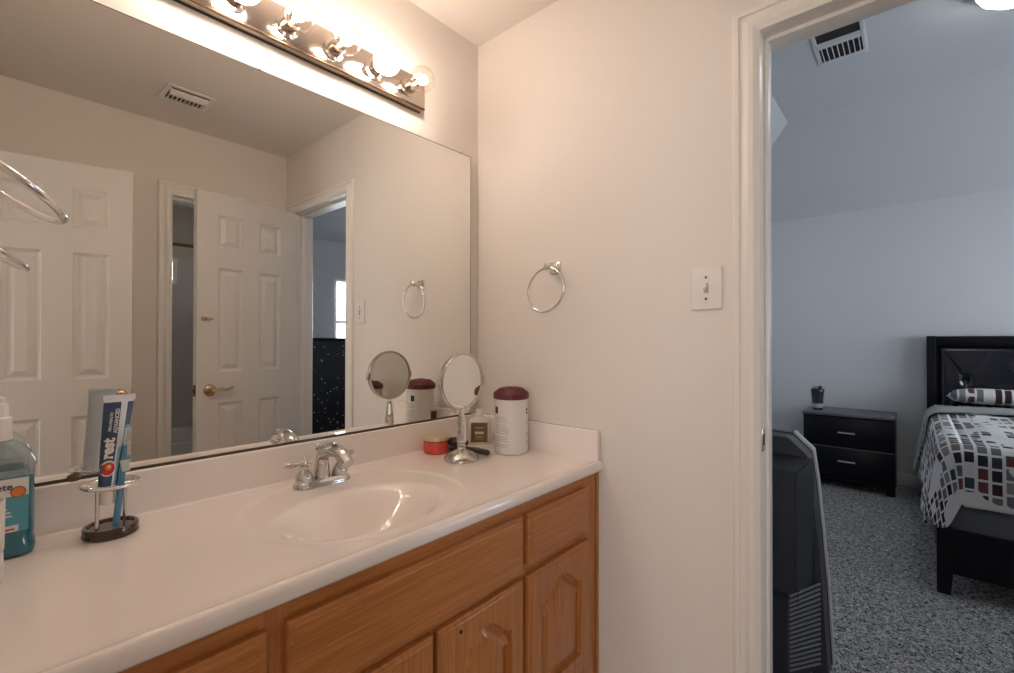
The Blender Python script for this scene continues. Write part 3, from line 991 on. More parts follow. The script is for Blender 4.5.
# ------------------------------------------------------------------ light switch
ls = thing('light_switch', (0, -.9055, 1.382), 'white toggle light switch plate beside the door casing', 'light switch')
b = MB()
b.box(-.0065, -.0005, -.9485, -.8625, 1.3215, 1.4425, bev=.004, seg=3)
b.build('switch_plate', M['white_pl'], ls, smooth=40)
b = MB()
b.box(-.0072, -.006, -.9120, -.8990, 1.368, 1.396, mi=1); b.box(-.020, -.006, -.9100, -.9010, 1.379, 1.393, bev=.002, rot=Matrix.Rotation(math.radians(24), 3, 'Y'))
b.build('toggle', [M['ivory'], M['ink_grey']], ls, smooth=30)
for z in (1.352, 1.412):
    MB().lathe([(.0036, 0), (.0036, .0012), (.0015, .0016)], (-.0065, -.9055, z), rot=Matrix.Rotation(-PI/2, 3, 'Y'), seg=12).build('screw', M['bronze'], ls)

# ------------------------------------------------------------------ ceiling vents
def vent(root, x0, x1, y0, y1, z, nf, mfr, blade=True):
    """louvred register under a ceiling at z, long side along x"""
    f = .022
    b = MB()
    b.box(x0, x1, y0, y0+f, z-.007, z-.0005, bev=.002); b.box(x0, x1, y1-f, y1, z-.007, z-.0005, bev=.002)
    b.box(x0, x0+f, y0+f, y1-f, z-.007, z-.0005, bev=.002); b.box(x1-f, x1, y0+f, y1-f, z-.007, z-.0005, bev=.002)
    b.build('vent_frame', mfr, root, smooth=30)
    MB().box(x0+f, x1-f, y0+f, y1-f, z-.002, z-.0008).build('vent_duct_shade', M['dark'], root, smooth=0)  # dark sheet stands in for the shade inside the duct
    ym = (y0+y1)/2
    b = MB()
    for k in range(nf):
        x = x0+f+(x1-x0-2*f)*(k+.5)/nf
        b.box(x-.0016, x+.0016, y0+f, ym+.004, z-.014, z-.002)
    b.build('vent_fins', mfr, root, smooth=0)
    b = MB()
    for (ya, zz) in ((ym+.010, z-.005),):
        rows = []
        for i in range(7):
            q = i/6
            w_ = zz-.013*math.cos(q*PI*.5)
            rows.append([(x0+f, ya+.046*q, w_), (x1-f, ya+.046*q, w_)])
        rows2 = [[(p[0], p[1], p[2]-.0015) for p in r] for r in rows]
        b.grid(rows + rows2[::-1] + [rows[0]])
    b.build('deflector_blade', mfr, root, smooth=30)
v1 = thing('ceiling_vent', (-.67, -1.395, H), 'white ceiling air vent seen in the big mirror', 'vent')
vent(v1, -.768, -.565, -1.490, -1.305, H, 9, M['trim'])
v2 = thing('ceiling_vent', (1.99, -1.02, BZ), 'grey louvred air vent in the bedroom ceiling', 'vent')
vent(v2, 1.99-.125, 1.99+.125, -1.02-.205, -1.02+.205, BZ, 8, M['bedwall'])
v2.rotation_euler.z = PI/2

# ------------------------------------------------------------------ bedroom ceiling lamp
cl = thing('ceiling_light', (1.93, -1.74, BZ), 'lit white dome lamp on the bedroom ceiling at the top edge', 'ceiling lamp')
MB().lathe([(.165, 0), (.175, -.02), (.172, -.045), (.160, -.050)][::-1], (1.93, -1.74, BZ-.001), seg=40).build('lamp_rim', M['steel'], cl)
MB().lathe([(.0008, -.135), (.05, -.130), (.10, -.112), (.14, -.082), (.158, -.050)], (1.93, -1.74, BZ), seg=40).build('lamp_dome', M['dome'], cl, smooth=60)
MB().lathe([(.004, -.160), (.010, -.150), (.012, -.142), (.018, -.136)], (1.93, -1.74, BZ), seg=16).build('lamp_finial', M['steel'], cl)

# ------------------------------------------------------------------ things on the counter
ZO = ZC + .0007
# wipes canister
cx, cy = -.1000, -.2680
wc = thing('wipes_canister', (cx, cy, ZO), 'tall white wipes canister with maroon lid by the side splash', 'canister')
b = MB()
b.lathe([(.0555, 0), (.0585, .002), (.0600, .007), (.0605, .012), (.0595, .02), (.0595, .180), (.0605, .186), (.0605, .191), (.058, .194)], (cx, cy, ZO), seg=48)
b.build('canister_body', M['white_pl'], wc, smooth=40)
b = MB()
b.lathe([(.0605, .189), (.0635, .191), (.0635, .2065), (.0628, .2075), (.0375, .2265), (.0345, .2275), (.030, .2275), (.0285, .225)], (cx, cy, ZO), seg=48)
b.box(cx-.014, cx+.018, cy-.020, cy+.004, ZO+.2255, ZO+.2305, bev=.002)
for k in range(26):
    a = 2*PI*k/26
    R = Matrix.Rotation(a, 3, 'Z')
    c = Vector((cx, cy, ZO)) + R @ Vector((.0500, 0, .2172))
    bb = MB()
    b.box(-.0145+c.x, .0145+c.x, -.0018+c.y, .0018+c.y, c.z-.0014, c.z+.0014, rot=R @ Matrix.Rotation(math.radians(36.9), 3, 'Y'))
    bb.bm.free()
b.build('lid', M['maroon'], wc, smooth=16)
cam_az = math.atan2(-1.34061-cy, -1.34892-cx)
def on_can(r=.0600):
    return lambda az, z: (cx+r*math.cos(cam_az+az), cy+r*math.sin(cam_az+az), ZO+z)
def can_patch(b, a0, a1, z0, z1, mi, r=.0600, n=8):
    f_ = on_can(r)
    b.grid([[f_(a0+(a1-a0)*k/n, z) for k in range(n+1)] for z in (z0, z1)], mi=mi)
b = MB()
can_patch(b, -1.35, 1.35, .030, .156, 3, r=.0598, n=20)
can_patch(b, -1.15, -.86, .140, .164, 0)
rl = random.Random(3)
z = .128
while z > .02:
    a = -1.12
    can_patch(b, a, a + rl.uniform(.75, 1.05), z, z+.0018, 1); z -= .0072 if rl.random() > .2 else .012
can_patch(b, 1.02, 1.20, .150, .158, 0); can_patch(b, 1.02, 1.07, .140, .158, 0); can_patch(b, 1.02, 1.22, .138, .143, 0)
can_patch(b, 1.08, 1.26, .105, .109, 2); can_patch(b, 1.10, 1.24, .060, .075, 2); can_patch(b, 1.10, 1.24, .035, .048, 2)
b.build('printed_label', [M['ink'], M['ink_grey'], M['ink_grey'], M['label_w']], wc, fixn=False)

# lotion bottle turned towards the room corner camera side
def frame_at(c, az):
    """local frame: n = facing direction, t = to the viewer's right"""
    n = Vector((math.cos(az), math.sin(az), 0)); t = Vector((-math.sin(az), math.cos(az), 0))
    return n, t
def rrect(hw, hd, r, n=5):
    return rr_pts(-hw, hw, -hd, hd, r, n)
def section_loft(b, c, az, secs, mi=0, cap=True):
    """secs: (half width, half depth, corner radius, height)"""
    n, t = frame_at(c, az)
    rows = []
    for hw, hd, r, h in secs:
        rows.append([Vector(c) + t*p[0] + n*p[1] + Vector((0, 0, h)) for p in rrect(hw, hd, min(r, hw*.98, hd*.98))])
    vr = b.grid(rows, closed=True, mi=mi)
    if cap:
        f = b.bm.faces.new(vr[0]); f.material_index = mi
        f = b.bm.faces.new(vr[-1]); f.material_index = mi
lc = Vector((-.078, -.088, ZO)); laz = math.atan2(-1.34-lc.y, -1.35-lc.x)
lo = thing('lotion_bottle', lc, 'squat cream lotion bottle with an olive brown label', 'bottle')
b = MB()
section_loft(b, lc, laz, [(.039, .019, .012, 0), (.042, .022, .014, .004), (.042, .022, .014, .080), (.039, .020, .015, .088), (.028, .016, .014, .097), (.016, .013, .0128, .102), (.013, .013, .0128, .104)])
b.build('bottle_body', M['ivory'], lo, smooth=40)
MB().lathe([(.0125, .103), (.0135, .104), (.0130, .129), (.0110, .1315)], lc, seg=24).build('cap', M['white_pl'], lo)
n_, t_ = frame_at(lc, laz)
b = MB()
LB = lambda u, v, d=.0224: lc + t_*u + n_*d + Vector((0, 0, v))
b.grid([[LB(-.032, .008), LB(.032, .008)], [LB(-.032, .082), LB(.032, .082)]])
b.grid([[LB(-.017, .0385, .0226), LB(.017, .0385, .0226)], [LB(-.017, .0485, .0226), LB(.017, .0485, .0226)]], mi=1)
for z0, w in ((.064, .018), (.060, .014), (.030, .016), (.026, .012), (.020, .019)):
    b.grid([[LB(-w, z0, .0226), LB(w, z0, .0226)], [LB(-w, z0+.0012, .0226), LB(w, z0+.0012, .0226)]], mi=1)
for s in (-1, 1):
    b.grid([[LB(-.0310*s, .010, .0226), LB(-.0303*s, .010, .0226)], [LB(-.0310*s, .080, .0226), LB(-.0303*s, .080, .0226)]], mi=1)
b.build('front_label', [M['olive'], M['gold_lid']], lo, fixn=False)

# small bottle with brown cap behind the hand mirror, and a slim one between lotion and canister
sb = thing('small_bottle', (-.176, -.092, ZO), 'small clear bottle with dark brown cap behind the hand mirror stem', 'bottle')
MB().lathe([(.013, 0), (.015, .003), (.015, .070), (.012, .080), (.008, .086), (.008, .090)], (-.176, -.092, ZO), seg=24).build('bottle_body', M['ivory'], sb)
MB().lathe([(.0105, .088), (.0115, .090), (.0115, .116), (.0100, .119)], (-.176, -.092, ZO), seg=24).build('cap', M['brown'], sb)
MB().lathe([(.01515, .018), (.01515, .034)], (-.176, -.092, ZO), seg=24, cap=False).build('label_band', M['brown'], sb, fixn=False)
sb2 = thing('slim_bottle', (-.037, -.143, ZO), 'slim pale bottle with a dark stripe between lotion and canister', 'bottle')
MB().lathe([(.011, 0), (.0125, .003), (.0125, .055), (.008, .063), (.007, .080), (.005, .083)], (-.037, -.143, ZO), seg=20).build('bottle_body', M['ivory'], sb2)
MB().lathe([(.0127, .012), (.0127, .040)], (-.037, -.143, ZO), seg=20, cap=False).build('label_band', M['brown'], sb2, fixn=False)

# red jar
jx, jy = -.279, -.074
jr = thing('cream_jar', (jx, jy, ZO), 'round red plastic jar with a pale gold lid', 'jar')
MB().lathe([(.038, 0), (.0425, .002), (.0440, .008), (.0440, .040), (.041, .044)], (jx, jy, ZO), seg=40).build('jar_body', M['red'], jr)
MB().lathe([(.0425, .0435), (.0448, .045), (.0448, .0555), (.043, .0580), (.039, .0588)], (jx, jy, ZO), seg=40).build('lid', M['gold_lid'], jr)
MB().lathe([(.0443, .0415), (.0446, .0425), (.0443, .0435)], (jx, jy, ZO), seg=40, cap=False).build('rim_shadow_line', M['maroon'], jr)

# hairbrush lying behind the hand mirror
hb = thing('hairbrush', (-.21, -.19, ZO), 'black hairbrush lying on the counter behind the hand mirror', 'hairbrush')
p0, p1 = Vector((-.196, -.252, ZO+.0105)), Vector((-.236, -.105, ZO+.022))
dr = (p1-p0).normalized()
b = MB()
b.tube([p0, p0+dr*.006, p0+dr*.045, p0+dr*.075, p0+dr*.09], [.006, .0095, .0105, .0075, .0065], seg=14)
b.build('handle', M['brown'], hb, smooth=60)
b = MB()
b.ball((0, 0, 0), .03, sz=(1.45, .85, .62))
sd = Matrix.Rotation(math.atan2(dr.y, dr.x), 4, 'Z')
bmesh.ops.transform(b.bm, matrix=Matrix.Translation(Vector((p0+dr*.128).to_tuple()[:2] + (ZO+.0345,))) @ sd, verts=b.bm.verts)
b.build('brush_head', M['black_pl'], hb, smooth=60)
b = MB()
hc = p0+dr*.128
for i in range(-4, 5):
    for j in range(-2, 3):
        q = hc + dr*(i*.0075) + Vector((-dr.y, dr.x, 0))*(j*.008)
        if (i/5)**2 + (j/3)**2 < .9:
            b.tube([(q.x, q.y, ZO+.020), (q.x, q.y, ZO+.0012)], .0010, seg=5)
b.build('bristles', M['black_pl'], hb)

# hand mirror on a stand
mx, my = -.292, -.217
hm = thing('stand_mirror', (mx, my, ZO), 'round chrome make-up mirror standing on a domed foot', 'mirror')
MB().lathe([(.0575, 0), (.058, .003), (.056, .009), (.048, .019), (.034, .028), (.020, .033), (.014, .036), (.013, .042), (.010, .046)], (mx, my, ZO), seg=44).build('foot', M['steel'], hm)
b = MB()
b.lathe([(.0125, .044), (.0145, .050), (.0135, .054), (.0165, .058), (.0160, .090), (.0125, .125), (.0090, .148), (.0110, .152), (.0085, .156), (.007, .168)], (mx, my, ZO), seg=10)
b.build('stem', M['chrome'], hm, smooth=25)
zc_ = 1.0995; rm = .0925
RY2 = Matrix.Rotation(PI/2, 3, 'X') @ Matrix.Rotation(0, 3, 'Z')
c_ = Vector((mx, my, zc_))
tilt = Matrix.Rotation(math.radians(2), 3, 'X')
ring = [c_ + tilt @ Vector((rm*math.cos(a), 0, rm*math.sin(a))) for a in (2*PI*k/56 for k in range(56))]
b = MB()
R3 = tilt @ Matrix.Rotation(PI/2, 3, 'X')
b.lathe([(rm-.005, -.008), (rm, -.0095), (rm+.0015, -.004), (rm+.0015, .004), (rm, .0095), (rm-.005, .008), (rm-.0055, .006), (rm-.0055, -.006), (rm-.005, -.008)], c_, rot=R3, seg=64, cap=False)
b.build('rim', M['steel'], hm, smooth=50)
MB().lathe([(rm-.0052, -.0052), (rm-.0052, .0052)], c_, rot=R3, seg=64).build('looking_glass', M['mirror'], hm, smooth=30)
for s in (-1, 1):
    MB().box(c_.x+s*(rm+.004)-.0035, c_.x+s*(rm+.004)+.0035, c_.y-.007, c_.y+.007, c_.z-.013, c_.z+.013, bev=.0015).build('pivot', M['steel'], hm, smooth=30)

# toothbrush holder, toothpaste and toothbrush
tx, ty = -1.166, -.106
th = thing('toothbrush_holder', (tx, ty, ZO), 'round chrome wire holder on a dark brown foot beside the mouthwash', 'toothbrush holder')
MB().lathe([(.0435, 0), (.0455, .002), (.0455, .006), (.0435, .008), (.0435, .010), (.0455, .012), (.0450, .018), (.043, .020), (.038, .0195), (.0365, .016)], (tx, ty, ZO), seg=44).build('foot', M['brown_glass'], th)
b = MB()
RZ = .0995
for r_, zz in ((.0455, RZ+.002), (.040, RZ)):
    b.tube([(tx+r_*math.cos(a), ty+r_*math.sin(a), ZO+zz) for a in (2*PI*k/44 for k in range(44))], .0034, closed=True, seg=10)
for a in (.3, .3+PI/2, .3+PI, .3+1.5*PI):
    b.tube([(tx+.040*math.cos(a), ty+.040*math.sin(a), ZO+RZ), (tx+.045*math.cos(a), ty+.045*math.sin(a), ZO+RZ+.002)], .003, seg=8)
b.tube([(tx-.040, ty-.006, ZO+RZ-.001), (tx+.040, ty-.006, ZO+RZ-.001)], .0028, seg=8)
b.build('wire_ring', M['chrome'], th, smooth=60)
for (px, py) in ((tx-.024, ty-.020), (tx+.024, ty+.012)):
    MB().tube([(px, py, ZO+.016), (px, py, ZO+RZ)], .0035, seg=12).build('post', M['steel'], th)
# toothpaste, cap down in the ring
tpz0, tpz1 = .936, 1.1155
tb0, tb1 = Vector((-1.1735, -.118, tpz0)), Vector((-1.1540, -.108, tpz1))
tp = thing('toothpaste_tube', tb0, 'blue and white toothpaste tube standing upside down in the holder', 'toothpaste')
NV = 24
def tsec(t):
    hw = .0150 + (.0245-.0150)*t**.8
    hd = .0150*(1-t)**.75 + .0011
    return hw, hd
def tpt(t, a):
    hw, hd = tsec(t)
    c = tb0.lerp(tb1, t)
    return c + Vector((hw*math.cos(a), hd*math.sin(a), 0))
b = MB()
rows = [[tpt(i/NV, 2*PI*k/40) for k in range(40)] for i in range(NV+1)]
vr = b.grid(rows, closed=True)
b.bm.faces.new(vr[0]); b.bm.faces.new(vr[-1])
for f in b.bm.faces:
    c = f.calc_center_median()
    t = (c.z-tpz0)/(tpz1-tpz0)
    u = (c.x - tb0.lerp(tb1, t).x)/tsec(max(0, min(1, t)))[0]
    f.material_index = 0
    if c.y < tb0.lerp(tb1, t).y and .05 < t < .955:
        if u < .22: f.material_index = 1
        elif u < .30: f.material_index = 0
        elif u < .62: f.material_index = 2 if t < .45 else 0
        else: f.material_index = 1
b.build('tube_body', [M['tube_white'], M['tube_blue'], M['tube_light']], tp, smooth=50)
b = MB()
c = tb1
b.box(c.x-.026, c.x+.026, c.y-.0014, c.y+.0014, c.z-.004, c.z+.007, bev=.0006)
b.build('crimped_end', M['tube_white'], tp, smooth=30)
MB().lathe([(.0105, -.030), (.0125, -.028), (.0130, -.002), (.0145, 0), (.0145, .003)], tb0, seg=24).build('cap', M['white_pl'], tp)
def tface(u_off, t_off, r=.0006):
    def fn(a, bb):
        # text runs up the tube: a -> along the tube, bb -> towards the left
        t = t_off + a/(tpz1-tpz0)
        hw, hd = tsec(max(0, min(1, t)))
        c = tb0.lerp(tb1, t)
        u = u_off - bb
        q = max(-.97, min(.97, u/hw))
        return (c.x+u, c.y - hd*math.sqrt(1-q*q) - r, c.z)
    return fn
b = MB()
put_text(b, 'rest', .0255, tface(-.0010, .335), bold=.0012)
put_text(b, 'ADVANCED', .0090, tface(.0020, .615, .0006), bold=.0003)
put_text(b, 'PRO-HEALTH', .0062, tface(-.0078, .640, .0006), bold=.0002)
# big swoosh C: white ring with a red and orange drop inside
def disc(b, mi, r, u0, t0, ru, rt, dep, a0=0, a1=2*PI, inner=0.0, n=28):
    f_ = tface(0, 0, dep)
    L = tpz1-tpz0
    rows = [[], []]
    for k in range(n+1):
        a = a0+(a1-a0)*k/n
        for i, rr in enumerate((inner, 1.0)):
            rows[i].append(f_(t0*L + rt*rr*math.cos(a), -(u0 + ru*rr*math.sin(a))))
    b.grid(rows, mi=mi)
disc(b, 0, 1, -.0055, .235, .0125, .0155, .0005)
b.build('tube_lettering', M['label_w'], tp, fixn=False)
b = MB()
disc(b, 0, 1, -.0055, .232, .0100, .0125, .0009)
disc(b, 1, 1, -.0050, .250, .0050, .0062, .0012)
disc(b, 2, 1, -.0045, .256, .0022, .0028, .0015)
b.build('tube_emblem', [M['redprint'], M['orange'], M['label_w']], tp, fixn=False)
tbz0, tbz1 = ZO+.0180, 1.062
q0, q1 = Vector((-1.1625, -.131, tbz0)), Vector((-1.1440, -.131, tbz1))
tbr = thing('toothbrush', q0, 'blue toothbrush leaning in front of the toothpaste tube', 'toothbrush')
L_ = lambda t: q0.lerp(q1, t)
MB().tube([L_(0), L_(.02), L_(.3), L_(.55), L_(.7), L_(.8)], [.004, .0058, .0062, .0058, .0045, .0034], seg=14, flatten=(1, .7)).build('handle', M['brush_blue'], tbr, smooth=60)
b = MB().tube([L_(.79), L_(.83), L_(.96), L_(1.0)], [.0034, .0058, .0058, .003], seg=14, flatten=(1, .6)); b.build('brush_head', M['tube_light'], tbr, smooth=60)
b = MB()
for i in range(8):
    for j in (-1, 0, 1):
        c = L_(.835+.018*i) + Vector((j*.0036, 0, 0)); b.tube([(c.x, c.y-.003, c.z), (c.x, c.y-.013, c.z)], .0014, seg=6)
b.build('bristles', M['label_w'], tbr)
c = L_(.60)
b = MB().box(c.x-.004, c.x+.010, c.y-.0070, c.y+.006, c.z-.012, c.z+.012, bev=.0025, rot=Matrix.Rotation(math.radians(-8), 3, 'Y')); b.build('grip_pad', M['pale_green'], tbr, smooth=40)
b = MB().box(c.x-.003, c.x+.013, c.y-.0060, c.y+.006, c.z+.012, c.z+.017, bev=.0015, rot=Matrix.Rotation(math.radians(-8), 3, 'Y')); b.build('grip_band', M['brush_blue'], tbr, smooth=40)

# mouthwash bottle
wx, wy = -1.331, -.082
mw = thing('mouthwash_bottle', (wx, wy, ZO), 'large bottle of blue-green mouthwash with white cap at the counter left end', 'bottle')
az = -PI/2
b = MB()
c0 = Vector((wx, wy, ZO))
section_loft(b, c0, az, [(.050, .028, .022, 0), (.0560, .033, .024, .004), (.0585, .035, .026, .014), (.0570, .034, .026, .026), (.0545, .032, .024, .033), (.0560, .033, .024, .040), (.0560, .033, .024, .146)])
b.build('liquid', M['teal'], mw, smooth=40)
b = MB()
section_loft(b, c0, az, [(.0562, .0332, .024, .146), (.0562, .0332, .024, .156), (.0590, .0345, .026, .163), (.058, .033, .026, .172), (.050, .029, .025, .190), (.036, .026, .024, .205), (.0255, .0255, .025, .212), (.0255, .0255, .025, .216)], cap=False)
b.build('clear_shoulder', M['clear_pl'], mw, smooth=40)
MB().lathe([(.0275, .212), (.0280, .214), (.0265, .252), (.0235, .254), (.0220, .276), (.019, .279)], c0, seg=32).build('cap', M['white_pl'], mw)
b = MB()
y_ = wy-.0336
def lab(x0, x1, z0, z1, mi, d=0):
    b.grid([[(wx+x0, y_-d, ZO+z0), (wx+x1, y_-d, ZO+z0)], [(wx+x0, y_-d, ZO+z1), (wx+x1, y_-d, ZO+z1)]], mi=mi)
lab(-.044, .0470, .048, .112, 4); lab(-.044, .0470, .112, .144, 2)
tl_ = lambda x, z, d=.0006: (lambda a, bb: (wx+x+a, y_-d, ZO+z+bb))
put_text(b, 'ete', .016, tl_(.006, .1250), mi=0, bold=.0003)
def oval(xc, zc2, rx, rz, mi, d):
    n = 26
    b.grid([[(wx+xc, y_-d, ZO+zc2)]*(n+1), [(wx+xc+rx*math.cos(2*PI*k/n), y_-d, ZO+zc2+rz*math.sin(2*PI*k/n)) for k in range(n+1)]], mi=mi)
lab(.004, .030, .055, .0555, 3, .0004)
oval(.0335, .1190, .0100, .0100, 0, .0006); oval(.0335, .1190, .0088, .0088, 1, .0009)
for z_, x0_, x1_ in ((.088, .000, .020), (.082, -.004, .024), (.0755, .004, .026), (.069, .002, .016)):
    lab(x0_, x1_, z_, z_+.0026, 2, .0005)
lab(.008, .034, .048, .060, 2, .0005); lab(.015, .029, .0515, .0545, 3, .0008)
b.build('front_label', [M['ink'], M['orange'], M['label_w'], M['redprint'], M['teal_label']], mw, fixn=False)
# ivory ribbed cup at the very left edge
cux, cuy = -1.3465, -.222
cu = thing('ribbed_tumbler', (cux, cuy, ZO), 'ivory ribbed tumbler cut by the photo left edge', 'cup')
pr = [(.026, 0), (.0285, .003)]
for k in range(9):
    z = .006+k*.005; pr += [(.0290, z), (.0278, z+.0025)]
pr += [(.0295, .056), (.0305, .135), (.0285, .135), (.0265, .055), (.0255, .006)]
MB().lathe(pr, (cux, cuy, ZO), seg=36).build('tumbler_body', M['ivory'], cu, smooth=30)

# ------------------------------------------------------------------ bedroom furniture
# nightstand
NX0, NX1, NY0, NY1, NZ = 3.40, 3.842, -1.232, -.617, .622
ns = thing('nightstand', ((NX0+NX1)/2, (NY0+NY1)/2, 0), 'black two-drawer nightstand against the bedroom wall', 'nightstand')
b = MB()
b.box(NX0+.022, NX1, NY0, NY0+.022, 0, NZ-.022); b.box(NX0+.022, NX1, NY1-.022, NY1, 0, NZ-.022)
b.box(NX1-.012, NX1, NY0+.022, NY1-.022, .075, NZ-.022); b.box(NX0+.03, NX1-.012, NY0+.022, NY1-.022, .072, .09)
b.prism([(NY0, 0), (NY0+.055, 0), (NY0+.075, .068), (NY1-.075, .068), (NY1-.055, 0), (NY1, 0), (NY1, .086), (NY0, .086)], 'x', NX0+.004, NX0+.022)
b.build('cabinet_body', M['blackwood'], ns, smooth=0)
MB().box(NX0-.004, NX1, NY0-.004, NY1+.004, NZ-.022, NZ, bev=.002).build('top', M['greytop'], ns, smooth=30)
for z0, z1 in ((.345, .592), (.092, .335)):
    d = MB().box(NX0, NX0+.020, NY0+.004, NY1-.004, z0, z1, bev=.002).build('drawer', M['blackwood'], ns, smooth=30)
    zz = z0+(.124 if z0 > .2 else .140)
    b = MB().box(NX0-.028, NX0-.018, -.982, -.866, zz-.006, zz+.006, bev=.002)
    b.box(NX0-.018, NX0, -.976, -.966, zz-.004, zz+.004); b.box(NX0-.018, NX0, -.882, -.872, zz-.004, zz+.004)
    b.build('drawer_pull', M['silver'], d, smooth=30)
MB().box(NX0-.001, NX0+.019, NY0+.004, NY1-.004, .3365, .3440).build('drawer_gap_strip', M['greytop'], ns, smooth=0)
sc_ = Vector((3.56, -.703, NZ))
sk = thing('shaker_cup', sc_, 'smoky dark shaker cup with flip lid standing on the nightstand', 'cup')
MB().lathe([(.036, 0), (.039, .003), (.048, .150), (.0485, .155)], sc_, seg=32).build('cup_body', M['smoke'], sk)
MB().lathe([(.0495, .152), (.0505, .156), (.0505, .178), (.046, .186), (.030, .189)], sc_, seg=32).build('lid', M['black_pl'], sk)
b = MB().lathe([(.014, .186), (.015, .190), (.013, .210), (.009, .212)], sc_+Vector((0, -.020, 0)), seg=18); b.box(sc_.x-.010, sc_.x+.010, sc_.y-.030, sc_.y+.034, NZ+.196, NZ+.203, bev=.002)
b.build('flip_spout', M['black_pl'], sk, smooth=40)
MB().lathe([(.0415, .022), (.0440, .058)], sc_, seg=32, cap=False).build('print_band', M['ink_grey'], sk, fixn=False)

# bed
BDY0, BDY1 = -3.02, -1.425       # y range
bd = thing('bed_frame', (2.75, -2.22, 0), 'black bed frame with tall tufted headboard and low footboard', 'bed')
HX0, HX1, HZ = 3.775, 3.842, 1.272
b = MB()
b.box(HX0-.012, HX1, BDY1-.055, BDY1, 0, HZ, bev=.004); b.box(HX0-.012, HX1, BDY0, BDY0+.055, 0, HZ, bev=.004)
b.box(HX0-.006, HX1, BDY0+.055, BDY1-.055, HZ-.072, HZ-.002, bev=.004); b.box(HX0+.035, HX1, BDY0+.055, BDY1-.055, .30, HZ-.072)
b.build('headboard_frame', M['blackwood'], bd, smooth=30)
y0_, y1_ = BDY0+.062, BDY1-.072
b = MB()
za, zb, zt_ = .640, HZ-.082, .918
tufts = [-1.654 - .315*k for k in range(5)]
NYH, NZH = 150, 40
rows = []
for i in range(NZH+1):
    z = za+(zb-za)*i/NZH
    row = []
    for j in range(NYH+1):
        y = y0_+(y1_-y0_)*j/NYH
        rim = max(0, min(1, min(y-y0_, y1_-y)/.035, (zb-z)/.035, (z-za)/.035))
        puff = .034*math.sqrt(rim)
        dip = 0
        for ty_ in tufts:
            u, v = (y-ty_)/.1575, (z-zt_)/.28
            if abs(u) < 1.02:
                dip = max(dip, .034*math.exp(-(u*u+v*v)/.022), .013*math.exp(-((abs(u)-abs(v))/.055)**2)*max(0, 1-math.hypot(u, v)/1.4))
        row.append((HX0+.030-puff+dip, y, z))
    rows.append(row)
b.grid(rows)
rim_ = [r[0] for r in rows] + rows[-1][1:] + [r[-1] for r in rows[::-1]][1:] + rows[0][::-1][1:-1]
b.bm.faces.new([b.bm.verts.new((HX0+.034, p[1], p[2])) for p in rim_])
b.build('tufted_panel', M['blackleather'], bd, smooth=80)
FX0, FX1 = 1.765, 1.805
b = MB()
b.prism([(BDY1-.055, .105), (BDY1-.055, .314), (BDY0+.055, .314), (BDY0+.055, .105)], 'x', FX0+.004, FX1-.004)
b.build('footboard', M['blackwood'], bd, smooth=30)
for y0, y1, yi in ((BDY1-.058, BDY1, BDY1-.050), (BDY0, BDY0+.058, BDY0+.050)):
    lo_, hi_ = y0, y1
    b = MB()
    if y1 == BDY1: poly = [(y1, 0), (y1, .3165), (y0, .3165), (y0, .11), (y0+.008, 0)]
    else: poly = [(y0, 0), (y0, .3165), (y1, .3165), (y1, .11), (y1-.008, 0)]
    b.prism(poly, 'x', FX0, FX1+.01, bev=.002)
    b.build('leg', M['blackwood'], bd, smooth=30)
b = MB().box(FX1+.01, HX0-.012, BDY1-.030, BDY1-.004, .13, .33, bev=.002); b.build('side_rail', M['blackwood'], bd, smooth=30)
b = MB().box(FX1+.01, HX0-.012, BDY0+.004, BDY0+.030, .13, .33, bev=.002); b.build('side_rail', M['blackwood'], bd, smooth=30)
b = MB()
for k in range(9):
    x = 1.90 + k*.22
    b.box(x, x+.07, BDY0+.032, BDY1-.032, .205, .222)
b.build('slats', M['oak_v'], bd, smooth=0)
bs = MB().box(1.815, 3.755, BDY0+.035, BDY1-.038, .2225, .435, bev=.03, seg=3).build('box_spring', M['boxfab'], smooth=50)
tag(bs, 'grey fabric box spring showing above the footboard', 'box spring')
mt = thing('mattress', (2.78, -2.22, .436), 'pale grey mattress edge between box spring and patterned bedspread', 'mattress')
MB().box(1.818, 3.755, BDY0+.040, BDY1-.050, .4365, .700, bev=.04, seg=4).build('mattress_body', M['mattfab'], mt, smooth=50)
b = MB()
for zz in (.472, .668):
    b.tube([(1.815, BDY1-.09, zz), (1.815, BDY0+.09, zz)], .006, seg=8)
b.build('piping', M['mattfab'], mt)

# bedspread: flat top, side drop flaring outwards, pointed corner at the foot
EY, EX, ZTOP = BDY1-.040, 1.800, .726      # mattress edges
path = []                                   # (inner point, outward dir, drop length, flare)
NSIDE, NC, NF = 44, 18, 40
for k in range(NSIDE):
    x = 3.70 + (1.88-3.70)*k/(NSIDE-1)
    w = .012*math.sin(x*9)+.006*math.sin(x*23+1)
    path.append((Vector((x, EY-.06, ZTOP)), Vector((0, 1, 0)), .455+.01*math.sin(x*7), .085+w))
for k in range(1, NC):
    a = PI/2 + PI/2*k/NC
    q = k/NC
    ext = .40 + .030*math.exp(-((q-.60)/.16)**2) - .14*max(0, (q-.75)/.25)
    path.append((Vector((1.88, EY-.06, ZTOP)), Vector((math.cos(a), math.sin(a), 0)), ext, .075+.03*math.exp(-((q-.25)/.2)**2)+.035*math.exp(-((q-.62)/.2)**2)))
for k in range(NF):
    y = EY-.06 + (BDY0+.1-(EY-.06))*k/(NF-1)
    path.append((Vector((1.88, y, ZTOP)), Vector((-1, 0, 0)), .300+.012*math.exp(-((y-EY)/.1)**2)+.004*math.sin(y*14), .055+.006*math.sin(y*17)))
NJ = 26
